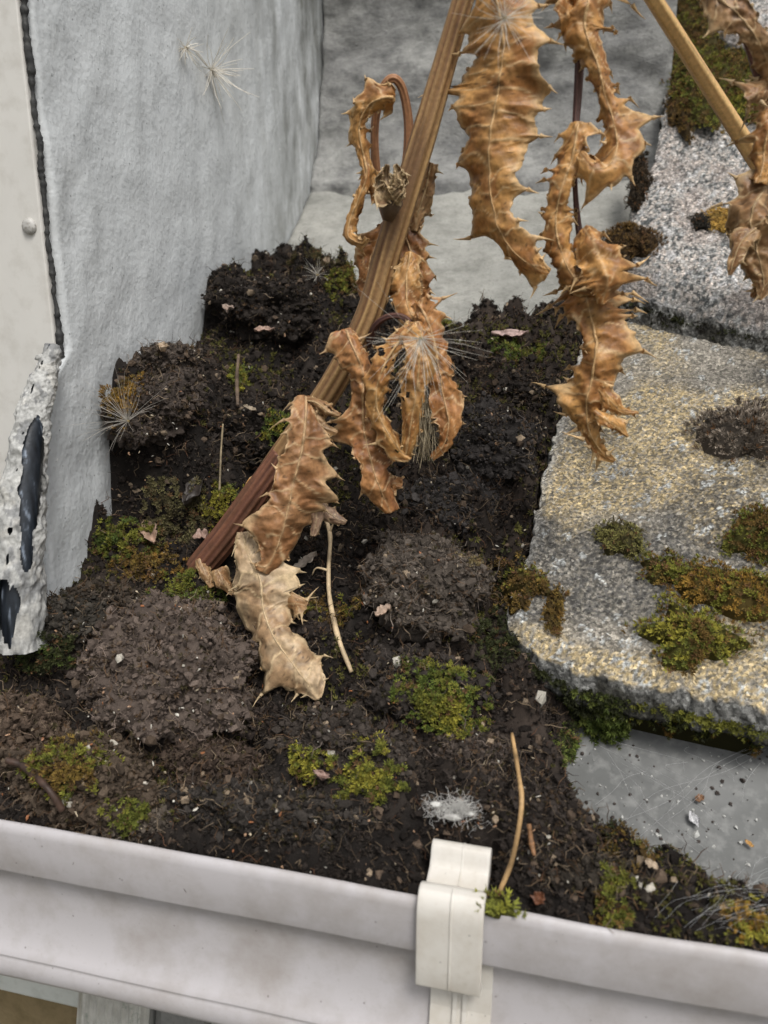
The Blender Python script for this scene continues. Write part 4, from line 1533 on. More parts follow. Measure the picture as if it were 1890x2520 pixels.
    mixc = sstep(-0.5, 0.6, fbm(p3(TT * 1.2, SS * 1.6, seed + 1), 4, seed + 10))[..., None]
    c = c0 * (1 - mixc) + c1 * mixc
    pale = np.clip(c0 * 0.45 + np.array([0.62, 0.48, 0.28]) * 0.62, 0, 1)
    mg = sstep(0.80, 1.0, np.abs(SS))[..., None]
    c = c * (1 - 0.30 * sstep(0.1, 0.75, -fold)[..., None])  # fold creases darkened in the colour as painted shading
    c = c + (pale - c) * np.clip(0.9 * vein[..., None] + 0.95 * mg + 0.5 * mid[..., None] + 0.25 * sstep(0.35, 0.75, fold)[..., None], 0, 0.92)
    sp = (fbm(p3(TT * 9, SS * 9, seed + 2), 2, seed + 11) > 0.92)[..., None]
    c = np.where(sp, c * 0.35, c)
    top = V.reshape(-1, 3)
    N3 = nrm(np.cross(np.gradient(V, axis=0), np.gradient(V, axis=1)))
    N3 = N3 * np.sign((N3 * Nn[:, None]).sum(-1, keepdims=True))
    bot = (V - N3 * 0.0003).reshape(-1, 3)
    k0 = len(top)
    q = grid_faces(n, m)
    if holes > 0:
        hm = fbm(p3(TT * 2.4, SS * 2.4, seed + 5), 3, seed + 12)
        hm = np.where(np.abs(SS) > 0.85, -1, hm) * 1.0
        hq = hm.ravel()[q].mean(1)
        q = q[hq < (1.05 - holes)]
    b = np.concatenate([np.arange(m), np.arange(1, n) * m + m - 1, (n - 1) * m + np.arange(m - 2, -1, -1), np.arange(n - 2, 0, -1) * m])
    b2 = np.roll(b, -1)
    mbx = MB()
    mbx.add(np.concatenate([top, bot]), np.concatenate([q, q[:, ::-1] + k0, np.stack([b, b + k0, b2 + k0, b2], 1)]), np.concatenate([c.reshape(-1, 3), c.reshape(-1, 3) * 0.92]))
    # spines on the tooth tips
    for sd_ in (0, 1):
        for (x, amp) in ts[sd_]:
            i = int(np.clip(round(x * (n - 1)), 1, n - 2))
            j = 0 if sd_ == 0 else m - 1
            e = V[i, j]
            out = nrm(V[i, j] - V[i, j + (1 if sd_ == 0 else -1)])
            L = spine * px[i] * rng.uniform(0.45, 1.35) * (0.5 + amp / tooth * 0.5)
            dr = nrm(out * 1.0 + T[i] * rng.uniform(-0.3, 0.9) + Nn[i] * rng.uniform(-0.5, 0.7))
            bend = nrm(T[i] * rng.uniform(-1, 1) + Nn[i] * rng.uniform(-1, 1))
            base = e - out * 0.0012
            sp_ = np.array([base + dr * L * a_ + bend * L * 0.22 * a_ ** 2 for a_ in (0, 0.35, 0.7, 1.0)])
            wv, wf = tube(sp_, np.array([0.0017, 0.0008, 0.0004, 0.0001]) * (0.45 + 0.010 * spine), 5, False)
            mbx.add(wv, wf, pale * rng.uniform(0.75, 1.1))
    o = mbx.build(name, M_LEAF, parent)
    if label:
        o['label'] = label
    if rib:
        i0, i1_ = int(n * 0.02), int(n * 0.93)
        Pr = V[i0:i1_, m // 2] + N3[i0:i1_, m // 2] * 0.0002
        rv, rf = tube(Pr, np.linspace(1, 0.3, len(Pr)) * 0.00065 * np.clip(1 + 0.7 * fbm(p3(np.linspace(0, Lpx / 40, len(Pr)), seed), 2, seed), 0.2, 1.6), 6)
        obj('midrib', rv, rf, M_LEAF, o, pale * 0.7 + c0 * 0.25)
    return o


def stem(parent, pts, rad, seed, c0, c1, name='stem', ridges=9, n=160, amp=0.09, sides=54):
    """ribbed dry stem; rad in photo pixels along it"""
    pts = np.array(pts, float)
    S = catmull(pts, n)
    P = np.array([at_y(*s) for s in S])
    px = dep(P) / FPX
    r = np.interp(np.linspace(0, 1, n), np.linspace(0, 1, len(rad)), rad) * px
    V, F = tube(P, r, sides, True, ridges, amp)
    th = np.tile(np.linspace(0, 2 * np.pi, sides, endpoint=False), n)
    tt = np.repeat(np.linspace(0, 1, n), sides)
    g = 0.5 + 0.5 * np.cos(th * ridges)
    st = 0.5 + 0.5 * fbm(p3(np.cos(th) * 5, np.sin(th) * 5, tt * 5), 3, seed)
    bl = sstep(0.15, 0.6, fbm(p3(np.cos(th) * 1.5, np.sin(th) * 1.5, tt * 7), 3, seed + 3))
    f = np.clip(0.55 * g + 0.7 * (st - 0.3), 0, 1)[:, None]
    c = np.array(c1) * (1 - f) + np.array(c0) * f
    c = c * (1 - 0.55 * bl[:, None]) + np.array([0.09, 0.045, 0.025]) * 0.55 * bl[:, None]
    c = np.concatenate([c, c[:1], c[-1:]])
    return obj(name, V, F, M_STEM, parent, c)


S_OLIVE = ((0.42, 0.265, 0.115), (0.17, 0.085, 0.038))
S_RED = ((0.24, 0.105, 0.06), (0.10, 0.042, 0.028))
S_PURP = ((0.13, 0.06, 0.045), (0.06, 0.028, 0.025))
S_TAN = ((0.42, 0.22, 0.105), (0.22, 0.095, 0.045))

root = hit_soil(500, 1392)
YP = float(root[1])
pl = empty('dead_thistle', root)
tag(pl, 'dead brown thistle with spiny curled leaves rooted in the soil', 'plant')
Y2 = YP - 0.012
stem(pl, [(470, 1425, YP + .004), (505, 1388, YP), (610, 1250, YP), (720, 1090, YP), (820, 945, YP), (905, 780, YP), (960, 600, YP), (1035, 360, YP), (1085, 190, YP), (1140, 0, YP), (1185, -150, YP), (1235, -330, YP)],
     [30, 31, 33, 30, 30, 31, 31, 30, 27, 25, 24, 22], 1, *S_OLIVE, n=260)
# reddish sheath of the lowest part of the stem
stem(pl, [(488, 1402, YP - .002), (560, 1315, YP - .002), (640, 1205, YP - .002), (700, 1120, YP - .002)], [33, 34, 34, 31], 2, *S_RED, name='stem_base', n=120, amp=0.07, ridges=13)
# branches
stem(pl, [(1225, -300, YP), (1300, -390, YP), (1390, -300, YP), (1432, -120, YP), (1430, 60, YP), (1424, 200, YP), (1416, 330, YP - .004), (1414, 430, YP - .006), (1424, 560, YP - .006), (1450, 690, YP - .008), (1475, 800, YP - .01), (1480, 860, YP - .008)],
     [14, 14, 13, 12, 12, 11, 10, 7, 6, 9, 7, 3], 3, *S_PURP, name='side_stem', n=150, ridges=6)
stem(pl, [(990, 470, YP + .01), (1004, 390, YP + .008), (1005, 300, YP + .005), (992, 225, YP), (972, 194, YP - .004), (950, 205, YP - .004), (932, 250, YP), (922, 320, YP + .004), (926, 420, YP + .01), (945, 520, YP + .016), (985, 620, YP + .018)],
     [15, 13, 11, 10, 10, 10, 9, 10, 10, 9, 8], 4, *S_TAN, name='side_stem', n=130, ridges=6)
stem(pl, [(905, 850, YP + .0), (925, 800, YP - .01), (960, 778, YP - .014), (1000, 785, YP - .014), (1035, 830, YP - .014)], [9, 8, 7, 7, 5], 5, *S_PURP, name='side_stem', n=60, ridges=5)

# leaves of the main plant, top to bottom
leaf(pl, [(1165, -120, YP - .02), (1200, -60, YP - .022), (1228, 20, YP - .022), (1238, 110, YP - .022), (1230, 200, YP - .02), (1212, 300, YP - .02), (1204, 400, YP - .02), (1208, 490, YP - .02), (1235, 570, YP - .02), (1285, 635, YP - .02), (1350, 674, YP - .02)],
     [24, 50, 60, 78, 84, 80, 68, 58, 52, 38, 14], 301, curl=0.95, twist=-0.25, tooth=0.6, gap=50, spine=40, crumple=0.5, sides=(0.78, 1.12))
leaf(pl, [(1432, -90, YP - .012), (1446, -10, YP - .014), (1440, 70, YP - .016), (1468, 150, YP - .014), (1488, 230, YP - .012), (1512, 300, YP - .012), (1520, 360, YP - .016), (1498, 408, YP - .022), (1458, 412, YP - .026), (1425, 375, YP - .02)],
     [35, 64, 52, 34, 32, 28, 34, 42, 36, 14], 302, curl=1.4, tooth=0.7, gap=34, spine=34, crumple=1.0)
leaf(pl, [(1432, 20, YP - .005), (1405, 30, YP - .012), (1378, 45, YP - .018)], [18, 48, 20], 303, curl=0.8, tooth=0.9, gap=30, spine=34, rib=False)
leaf(pl, [(1424, 300, YP - .014), (1408, 390, YP - .018), (1380, 470, YP - .02), (1368, 550, YP - .02), (1385, 630, YP - .02), (1420, 690, YP - .02), (1465, 705, YP - .02)],
     [22, 40, 36, 36, 40, 44, 20], 304, curl=1.5, tooth=0.55, gap=30, spine=36, crumple=1.0)
leaf(pl, [(1436, 560, YP - .016), (1470, 620, YP - .022), (1490, 690, YP - .026), (1480, 750, YP - .024)], [26, 56, 48, 16], 305, curl=1.3, tooth=0.7, gap=26, spine=40, crumple=1.3, rib=False)
leaf(pl, [(1412, 660, YP - .012), (1440, 720, YP - .014), (1455, 790, YP - .016), (1468, 860, YP - .018), (1458, 930, YP - .018), (1442, 1000, YP - .018), (1450, 1060, YP - .016), (1480, 1110, YP - .014), (1512, 1135, YP - .012)],
     [24, 54, 56, 58, 56, 54, 44, 20, 5], 306, curl=1.25, tooth=0.6, gap=26, spine=52, crumple=0.95)
leaf(pl, [(1470, 955, YP - .018), (1500, 985, YP - .02), (1530, 1010, YP - .018), (1572, 1016, YP - .016)], [14, 20, 12, 3], 307, curl=1.4, tooth=0.5, gap=26, spine=22, rib=False)
leaf(pl, [(1462, 1010, YP - .02), (1495, 1035, YP - .022), (1520, 1052, YP - .02), (1545, 1075, YP - .018)], [12, 16, 14, 3], 308, curl=1.4, tooth=0.5, gap=24, spine=22, rib=False)
# curled leaf on the hooked branch
leaf(pl, [(972, 240, YP - .010), (940, 240, YP - .014), (905, 262, YP - .014), (884, 310, YP - .012), (892, 370, YP - .01), (902, 430, YP - .01), (882, 490, YP - .01), (862, 540, YP - .01), (858, 580, YP - .012), (890, 598, YP - .016), (902, 585, YP - .018)],
     [24, 30, 24, 24, 20, 16, 22, 24, 22, 16, 5], 311, curl=1.5, tooth=0.6, gap=32, spine=22, crumple=1.1)
leaf(pl, [(905, 420, YP - .002), (920, 455, YP), (925, 500, YP + .002)], [10, 24, 8], 312, curl=0.8, tooth=0.5, gap=30, spine=20, rib=False)
# leaves behind the stem
leaf(pl, [(1062, 400, YP + .012), (1050, 455, YP + .014), (1030, 520, YP + .014), (1022, 570, YP + .014)], [14, 24, 26, 14], 313, pal=L_DULL, curl=1.4, tooth=0.7, gap=26, spine=30, crumple=1.3)
leaf(pl, [(985, 545, YP + .016), (1008, 610, YP + .014), (1022, 690, YP + .012), (1024, 760, YP + .008), (1030, 830, YP)], [18, 46, 46, 40, 24], 314, pal=L_DARK, curl=0.9, tooth=0.4, gap=36, spine=24)
leaf(pl, [(950, 545, YP + .018), (928, 600, YP + .016), (908, 660, YP + .014), (902, 740, YP + .012), (905, 800, YP + .006)], [14, 32, 30, 28, 12], 315, pal=L_DARK, curl=1.2, tooth=0.5, gap=32, spine=26)
# central drooping cluster
Yc = YP - 0.022
leaf(pl, [(850, 808, Yc), (870, 860, Yc - .004), (893, 920, Yc - .004), (893, 990, Yc - .002), (896, 1060, Yc - .004), (912, 1130, Yc - .006), (930, 1190, Yc - .004), (962, 1262, Yc)],
     [22, 42, 40, 38, 46, 50, 38, 20], 321, pal=((0.42, 0.20, 0.075), (0.30, 0.125, 0.045)), curl=1.2, tooth=0.5, gap=38, spine=28, crumple=1.15)
leaf(pl, [(1020, 800, Yc - .004), (975, 850, Yc - .008), (940, 910, Yc - .01), (925, 980, Yc - .01), (945, 1050, Yc - .01), (985, 1110, Yc - .008), (1010, 1130, Yc - .006)],
     [16, 26, 30, 30, 28, 26, 10], 322, curl=1.2, tooth=0.45, gap=30, spine=22, crumple=1.1, holes=0.45)
leaf(pl, [(1022, 790, Yc - .002), (1030, 860, Yc - .008), (1028, 940, Yc - .01), (1015, 1020, Yc - .01), (1003, 1100, Yc - .008), (1000, 1130, Yc - .006)],
     [22, 44, 42, 32, 26, 10], 323, curl=1.0, tooth=0.35, gap=30, spine=18, holes=0.25)
leaf(pl, [(1030, 740, Yc + .006), (1060, 810, Yc + .002), (1078, 890, Yc), (1090, 970, Yc), (1105, 1040, Yc - .002), (1092, 1095, Yc - .002), (1060, 1130, Yc)],
     [24, 40, 40, 38, 34, 26, 10], 324, pal=((0.44, 0.205, 0.07), (0.31, 0.125, 0.04)), curl=1.3, tooth=0.5, gap=26, spine=26, crumple=1.2, holes=0.3)
leaf(pl, [(935, 1215, Yc + .006), (965, 1190, Yc + .004), (990, 1190, Yc + .004)], [10, 28, 14], 325, pal=L_DARK, curl=1.5, tooth=0.5, gap=22, spine=14, rib=False, crumple=1.6)
leaf(pl, [(1010, 620, YP + .002), (1000, 690, YP - .006), (1005, 760, YP - .010), (1035, 800, YP - .014)], [12, 32, 34, 16], 326, curl=1.1, tooth=0.5, gap=28, spine=24)
# low leaf folding down over the soil
sA = hit_soil(775, 1690)
sB = hit_soil(640, 1500)
sC = hit_soil(690, 1350)
ya, ybb, yc = float(sA[1]) - .012, float(sB[1]) - .018, float(sC[1]) - .025
ytop_ = YP - .03
leaf(pl, [(752, 975, ytop_ + .012), (752, 1030, ytop_), (742, 1110, ytop_ - .004), (718, 1200, ytop_ - .006), (700, 1280, min(ytop_ - .01, yc + .01)), (676, 1360, min(ytop_ - .014, yc)), (648, 1410, min(ytop_ - .016, yc))],
     [20, 36, 46, 54, 56, 50, 26], 331, pal=((0.40, 0.21, 0.095), (0.27, 0.125, 0.05)), curl=0.7, tooth=0.34, gap=34, spine=28, crumple=0.8)
leaf(pl, [(596, 1310, ybb + .012), (612, 1370, ybb + .008), (642, 1430, ybb + .004), (650, 1500, ybb), (676, 1570, (ya + ybb) / 2), (722, 1635, ya + .004), (765, 1690, ya), (782, 1722, ya)],
     [12, 34, 52, 54, 50, 58, 52, 8], 332, pal=L_PALE, curl=0.6, tooth=0.36, gap=40, spine=30, crumple=0.8, label='bleached beige lower half of a leaf folded over the soil')
leaf(pl, [(690, 1490, ya + .03), (720, 1485, ya + .026), (755, 1490, ya + .024)], [24, 28, 6], 333, pal=L_DULL, curl=0.9, tooth=0.6, gap=24, spine=34, rib=False)
leaf(pl, [(745, 985, ytop_ + .01), (775, 990, ytop_ + .006), (808, 1012, ytop_ + .004), (838, 1022, ytop_ + .006)], [10, 18, 20, 6], 334, pal=L_DULL, curl=1.5, tooth=0.3, gap=30, spine=12, holes=0.2)
leaf(pl, [(770, 1010, ytop_ + .006), (790, 1045, ytop_ + .004), (830, 1065, ytop_ + .006)], [10, 20, 8], 335, pal=L_DULL, curl=1.4, tooth=0.4, gap=24, spine=14, rib=False)
leaf(pl, [(760, 1215, YP - .02), (790, 1245, YP - .02), (820, 1270, YP - .018), (852, 1286, YP - .016)], [14, 24, 22, 6], 336, pal=((0.33, 0.22, 0.15), (0.22, 0.13, 0.08)), curl=1.5, tooth=0.5, gap=28, spine=18)
leaf(pl, [(770, 1220, YP - .024), (780, 1270, YP - .026), (770, 1320, YP - .026)], [12, 22, 8], 337, pal=((0.33, 0.22, 0.15), (0.22, 0.13, 0.08)), curl=1.5, tooth=0.5, gap=24, spine=18, rib=False)
leaf(pl, [(660, 1210, YP - .006), (635, 1200, YP - .004), (606, 1196, YP - .002)], [20, 28, 20], 338, pal=L_BROWN, curl=1.2, tooth=0.3, gap=20, spine=14, rib=False)
leaf(pl, [(490, 1375, YP - .01), (505, 1410, YP - .014), (520, 1446, YP - .016)], [12, 16, 6], 339, pal=L_DULL, curl=1.2, tooth=0.4, gap=30, spine=12, rib=False)
leaf(pl, [(535, 1400, YP - .012), (550, 1432, YP - .016), (575, 1462, YP - .018)], [14, 22, 8], 340, pal=L_DULL, curl=1.2, tooth=0.4, gap=28, spine=12, rib=False)
leaf(pl, [(590, 1310, YP - .02), (592, 1360, YP - .022), (588, 1440, YP - .024), (600, 1500, YP - .026)], [8, 14, 14, 6], 341, pal=L_PALE, curl=1.6, tooth=0.2, gap=50, spine=10, rib=False)
leaf(pl, [(600, 1322, YP - .026), (625, 1330, YP - .028), (655, 1322, YP - .028)], [6, 22, 8], 342, pal=L_DULL, curl=1.2, tooth=0.4, gap=24, spine=14, rib=False)

# dried bud at the fork: a cup of bracts
bud = empty('seed_head', (0, 0, 0))
bc = at_y(962, 455, YP - 0.012)
bud.parent = pl
bud.location = [float(a) for a in bc - np.array(pl.location)]
for k, (du, dv, w0, cl) in enumerate(((-30, -28, 16, 1.8), (-12, -46, 15, 1.6), (14, -48, 15, 1.7), (30, -30, 15, 1.8), (-24, 2, 17, 1.5), (20, 4, 17, 1.5))):
    yo = YP - 0.020 - 0.002 * (k > 3)
    leaf(bud, [(962, 500, YP - .016), (962 + du * 0.7, 478 + dv * 0.2, yo), (962 + du, 462 + dv * 0.7, yo), (962 + du * 0.7, 452 + dv, yo - .003)], [8, w0, w0, 6], 600 + k, pal=((0.42, 0.30, 0.17), (0.22, 0.13, 0.07)), curl=-cl, tooth=0.4, gap=22, spine=12, crumple=1.4, rib=False, name='bract')
V, F = tube(px3([(955, 540, YP - .010), (962, 500, YP - .013), (964, 462, YP - .014)]), np.array([0.003, 0.0065, 0.005]), 14)
obj('bud_core', V, F, M_STEM, bud, (0.10, 0.065, 0.04))

# second dead plant: straw stem rooted past the right edge of the frame, with dry leaves
foot = on_plane(2160, 864, TPU, TU_C)
YS = 0.16


def ys(u):
    return float(np.interp(u, [1560, 2160], [YS, foot[1]]))


ps = empty('straw_stalk_plant', foot)
tag(ps, 'straw-yellow stalk with tattered dry leaves leaning across the upper grey tile', 'plant')
stem(ps, [(u, v, ys(u)) for u, v in ((1535, -118), (1600, -16), (1690, 126), (1780, 267), (1890, 440), (2000, 613), (2160, 864))], [18, 19, 19, 20, 20, 21, 21], 11, (0.74, 0.50, 0.22), (0.52, 0.30, 0.115), ridges=5, amp=0.05)
stem(ps, [(1790, -40, YS), (1830, 70, YS + .005), (1862, 170, YS + .01), (1885, 260, YS + .015), (1905, 360, YS + .02), (1935, 515, ys(1935))], [10, 11, 12, 12, 11, 9], 12, *S_PURP, name='side_stem', ridges=5)
leaf(ps, [(1752, -40, YS - .006), (1782, 6, YS - .008), (1822, 40, YS - .008), (1862, 95, YS - .006), (1892, 160, YS), (1915, 230, YS + .004)], [24, 36, 34, 32, 32, 14], 351, pal=L_DULL, curl=1.2, tooth=0.4, gap=36, spine=22)
leaf(ps, [(1895, 195, YS + .006), (1868, 225, YS), (1838, 248, YS - .004)], [16, 26, 8], 352, pal=L_DULL, curl=1.2, tooth=0.9, gap=22, spine=44, rib=False)
leaf(ps, [(1905, 240, YS + .01), (1888, 320, YS + .006), (1878, 390, YS + .004), (1868, 450, YS)], [20, 30, 34, 18], 353, pal=L_BROWN, curl=1.5, tooth=0.7, gap=28, spine=36, crumple=1.4)
leaf(ps, [(1905, 440, YS + .012), (1872, 480, YS + .006), (1850, 540, YS), (1862, 610, YS), (1880, 690, YS), (1868, 738, YS)], [22, 46, 62, 52, 28, 5], 354, pal=L_DULL, curl=1.1, tooth=0.6, gap=34, spine=34, crumple=1.2)
leaf(ps, [(1862, 560, YS - .002), (1828, 590, YS - .006), (1806, 640, YS - .008), (1796, 678, YS - .008)], [20, 28, 18, 4], 355, pal=L_DULL, curl=1.2, tooth=0.3, gap=40, spine=18)
leaf(ps, [(1915, 560, YS + .01), (1905, 640, YS + .008), (1880, 690, YS + .006), (1850, 732, YS + .006)], [40, 40, 28, 5], 356, pal=L_DARK, curl=1.1, tooth=0.5, gap=36, spine=30)

# ------------------------------------------------------------------ seed down, twigs, litter, cobwebs
def pappus(cen, axis, n, L, label, seed, spread=1.1, seedcol=(0.55, 0.42, 0.2), thick=0.00009, col=(0.80, 0.76, 0.68)):
    rng = np.random.default_rng(seed)
    axis = nrm(np.asarray(axis, float))
    mb = MB()
    for k in range(n):
        d = nrm(axis * rng.uniform(0.05, 1.0) + rng.normal(size=3) * spread * 0.6)
        if d @ axis < 0.03:
            d = nrm(d + axis * (0.08 - d @ axis))
        bnd = rng.normal(size=3) * 0.18
        l = L * rng.uniform(0.55, 1.15)
        Ps = np.array([cen + d * l * a + bnd * l * a * a for a in (0, 0.33, 0.67, 1)])
        V, F = tube(Ps, [thick * 1.5, thick, thick, thick * 0.6], 3, False)
        mb.add(V, F, np.array(col) * rng.uniform(0.8, 1.1))
    V, F = ico(2)
    mb.add(V * np.array([0.0011, 0.0011, 0.0011]) + cen, F, seedcol)
    o = mb.build('seed_fluff', M_HAIR, None)
    return tag(o, label, 'seed', 'wind-blown seed down')


w1p = at_x(457, 118, WX + 0.004)
w2p = at_x(520, 172, WX + 0.004)
pappus(w1p, (0.5, -0.2, -0.2), 26, 0.018, 'smaller pale seed with white hairs stuck on the grey wall', 401, 1.6, thick=0.0003, col=(0.9, 0.86, 0.78))
pappus(w2p, (0.5, -0.2, -0.2), 46, 0.034, 'larger pale starry seed with long hairs stuck on the grey wall', 402, 1.6, thick=0.0003, col=(0.9, 0.86, 0.78))
c = at_y(1036, 832, YP - 0.048)
pappus(c, (0.25, -0.5, -0.7), 70, 0.036, 'long white seed plume draped over the central brown leaves', 403, 1.25)
c = at_y(1242, 45, YP - 0.05)
pappus(c, (0.1, -0.7, 0.1), 60, 0.02, 'tangled white seed down on the broad hanging leaf', 404, 1.5)
c = hit_soil(345, 1108) + np.array([0, -0.012, 0.022])
pappus(c, (-0.25, -0.35, 0.9), 60, 0.032, 'whitish seed down lying on the matted clod by the wall', 405, 1.0, col=(0.62, 0.58, 0.52))
c = hit_soil(785, 705) + np.array([0, -0.004, 0.010])
pappus(c, (-0.1, -0.5, 0.6), 40, 0.014, 'small white down tuft at the top of the soil heap', 406, 1.6)
c = hit_soil(1020, 1120)
# greyish tuft of seed hairs inside the central cluster
rng = np.random.default_rng(77)
mb = MB()
for k in range(150):
    u0, v0 = rng.normal(1035, 12), rng.uniform(960, 1020)
    u1, v1 = u0 + rng.normal(2, 20), v0 + rng.uniform(60, 150)
    Ps = px3([(u0, v0, Yc + .004 + rng.normal() * .004), ((u0 + u1) / 2 + rng.normal(0, 8), (v0 + v1) / 2, Yc + .002 + rng.normal() * .005), (u1, v1, Yc + .002 + rng.normal() * .005)])
    V, F = tube(Ps, [0.0003, 0.0003, 0.0001], 3, False)
    mb.add(V, F, np.array([0.36, 0.30, 0.20]) * rng.uniform(0.5, 1.4))
mb.build('seed_tuft', M_LEAF, pl)


def twig(pts, rad, c, label, name='twig', seed=0, forks=()):
    P = catmull(np.array(pts, float), 50)
    s = dep(P).mean() / FPX
    mb = MB()
    r = np.interp(np.linspace(0, 1, 50), np.linspace(0, 1, len(rad)), rad) * s
    r = r * (1 + 0.12 * fbm(p3(np.linspace(0, 14, 50), seed), 2, seed))
    V, F = tube(P, r, 9)
    t = np.repeat(np.linspace(0, 10, 50), 9)
    cc = np.array(c)[None] * (0.85 + 0.35 * fbm(p3(t, 0, seed), 3, seed))[:, None]
    mb.add(V, F, np.concatenate([cc, cc[:1], cc[-1:]]))
    for fk in forks:
        Q = catmull(np.array(fk, float), 12)
        V, F = tube(Q, np.linspace(0.8, 0.3, 12) * rad[0] * s, 6)
        mb.add(V, F, c)
    return tag(mb.build(name, M_STEM, None), label, 'twig')


def soil_pts(lst, lift=0.004):
    return [hit_soil(u, v) + np.array([0, -lift * 0.6, lift + h]) for u, v, h in lst]


pp = soil_pts([(790, 1300, .012), (815, 1350, .008), (812, 1430, .004), (815, 1500, .004), (835, 1590, .003), (868, 1665, 0)])
twig(pp, [5, 6, 5, 6, 7, 5], (0.55, 0.42, 0.26), 'pale bone-coloured curved twig lying on the black soil', seed=3, forks=[[pp[1], pp[1] + np.array([0.003, -0.001, 0.007])], [pp[2], pp[2] + np.array([-0.008, 0, 0.001]), pp[2] + np.array([-0.011, 0, -0.004])]])
fb = at_y(1228, 2215, 0.010)
fb[2] = 0.0
mid1 = hit_soil(1285, 2010) + np.array([0, -0.012, 0.014])
tp1 = hit_soil(1260, 1840) + np.array([0, -0.006, 0.012])
twig([fb, at_y(1262, 2110, float(mid1[1]) * 0.45 + fb[1] * 0.55), mid1, hit_soil(1278, 1930) + np.array([0, -0.012, 0.014]), tp1], [6, 6, 6, 6, 4.5], (0.44, 0.28, 0.13), 'straw-coloured stalk standing against the soil beside the clip', seed=5)
pp = soil_pts([(556, 1110, .016), (550, 1160, .010), (545, 1225, .002)])
twig(pp, [2.2, 2.5, 2.8], (0.30, 0.24, 0.15), 'very thin upright dry grass stem behind the rooted stem', seed=6)
pp = soil_pts([(30, 1905, .006), (75, 1930, .008), (130, 1975, .006), (165, 2020, .004)])
twig(pp, [10, 10, 9, 8], (0.06, 0.035, 0.025), 'thick reddish brown root crossing the rusty clod', 'root', 9)
pp = soil_pts([(720, 1080, .006), (590, 1030, .006), (588, 965, .008), (592, 910, .008)][1:])
twig(pp, [4, 5, 4], (0.14, 0.10, 0.07), 'thin brown root beside the bright green sprig', 'root', 10)
for k, (uu, vv, ln, lab) in enumerate(((1300, 2110, 46, 'short rusty splinter beside the standing straw'),)):
    pp = soil_pts([(uu, vv - ln, .006), (uu + 6, vv, .006), (uu + 14, vv + ln * .6, .005)])
    twig(pp, [5, 8, 4] if k == 0 else [14, 18, 12], (0.25, 0.13, 0.06) if k == 0 else (0.03, 0.024, 0.02), lab, 'splinter', 20 + k)


def scrap(u, v, L, w, ang, pal, label, seed, lift=0.006, surf=None):
    """a shrivelled scrap of dry leaf lying on the soil or tray"""
    rng = np.random.default_rng(seed)
    c = hit_soil(u, v) if surf is None else surf(u, v)
    s = dep(c) / FPX
    Nn = nrm(np.array([0, -0.55, 1.0]))
    Xv = np.array([math.cos(ang), 0, 0]) + np.cross(Nn, [1.0, 0, 0]) * math.sin(ang)
    Xv = nrm(Xv)
    Yv = np.cross(Nn, Xv)
    n, m = 26, 11
    t, q_ = np.meshgrid(np.linspace(-1, 1, n), np.linspace(-1, 1, m), indexing='ij')
    wd_ = (np.clip(1 - np.abs(t) ** 2.4, 0.02, 1) ** 0.7) * (1 + 0.35 * fbm(p3(t * 5, np.sign(q_) * 3, seed), 2, seed))
    X = t * L * s / 2
    Yl = q_ * wd_ * w * s / 2
    Z = w * s * (0.30 * q_ ** 2 + 0.22 * fbm(p3(t * 2, q_ * 1.5, seed), 3, seed + 1)) + lift
    V = c + X[..., None] * Xv + Yl[..., None] * Yv + Z[..., None] * Nn
    V = V.reshape(-1, 3)
    cc = np.array(pal[0])[None] * (0.75 + 0.5 * (0.5 + 0.5 * fbm(V * 300, 2, seed)))[:, None]
    k0 = len(V)
    qf = grid_faces(n, m)
    b = np.concatenate([np.arange(m), np.arange(1, n) * m + m - 1, (n - 1) * m + np.arange(m - 2, -1, -1), np.arange(n - 2, 0, -1) * m])
    b2 = np.roll(b, -1)
    o = obj('leaf_scrap', np.concatenate([V, V - Nn * 0.0004]), np.concatenate([qf, qf[:, ::-1] + k0, np.stack([b, b + k0, b2 + k0, b2], 1)]), M_LEAF, None, np.concatenate([cc, cc]))
    return tag(o, label, 'leaf scrap', 'leaf litter')


PK = ((0.34, 0.23, 0.17),)
scrap(755, 1400, 76, 26, 0.95, ((0.30, 0.25, 0.20),), 'grey curled seed husk on the black soil by the pale twig', 516)
scrap(715, 1420, 30, 20, 0.4, ((0.42, 0.25, 0.17),), 'small pink-orange flake next to the grey husk', 517)
scrap(488, 1225, 110, 44, 1.45, ((0.035, 0.028, 0.024),), 'black strip of bark standing beside the yellow-green cushion', 500, 0.008)
scrap(375, 1325, 90, 34, -0.9, PK, 'pinkish curled leaf scrap at the foot of the grey wall', 501)
scrap(655, 828, 52, 18, 0.1, ((0.40, 0.27, 0.21),), 'small pink-tan leaf scrap on the top soil heap', 502)
scrap(568, 778, 18, 30, 1.2, ((0.38, 0.29, 0.24),), 'tiny pinkish flake high on the black heap', 503)
scrap(946, 1520, 46, 26, 0.8, ((0.45, 0.33, 0.25),), 'pale pink flake on the grey-brown clod', 504)
scrap(1420, 1946, 62, 34, 0.05, ((0.30, 0.19, 0.12),), 'tan split leaf scrap at the edge of the grey tray', 505)
scrap(1255, 838, 90, 22, 0.05, ((0.42, 0.30, 0.27),), 'pale pink strip at the back of the soil bed', 506)
scrap(408, 873, 22, 30, 1.3, ((0.42, 0.32, 0.22),), 'pale tan flake on the small clod by the wall', 507)
scrap(1325, 2225, 34, 30, 1.2, ((0.15, 0.06, 0.03),), 'dark red leaf flake beside the gutter rim', 508)
scrap(800, 1925, 20, 40, 1.4, ((0.36, 0.24, 0.2),), 'pink flake on the yellow moss behind the gutter', 509)
scrap(1600, 2140, 34, 18, -0.5, ((0.40, 0.31, 0.22),), 'pale flake on the dark slope above the cobweb', 510)
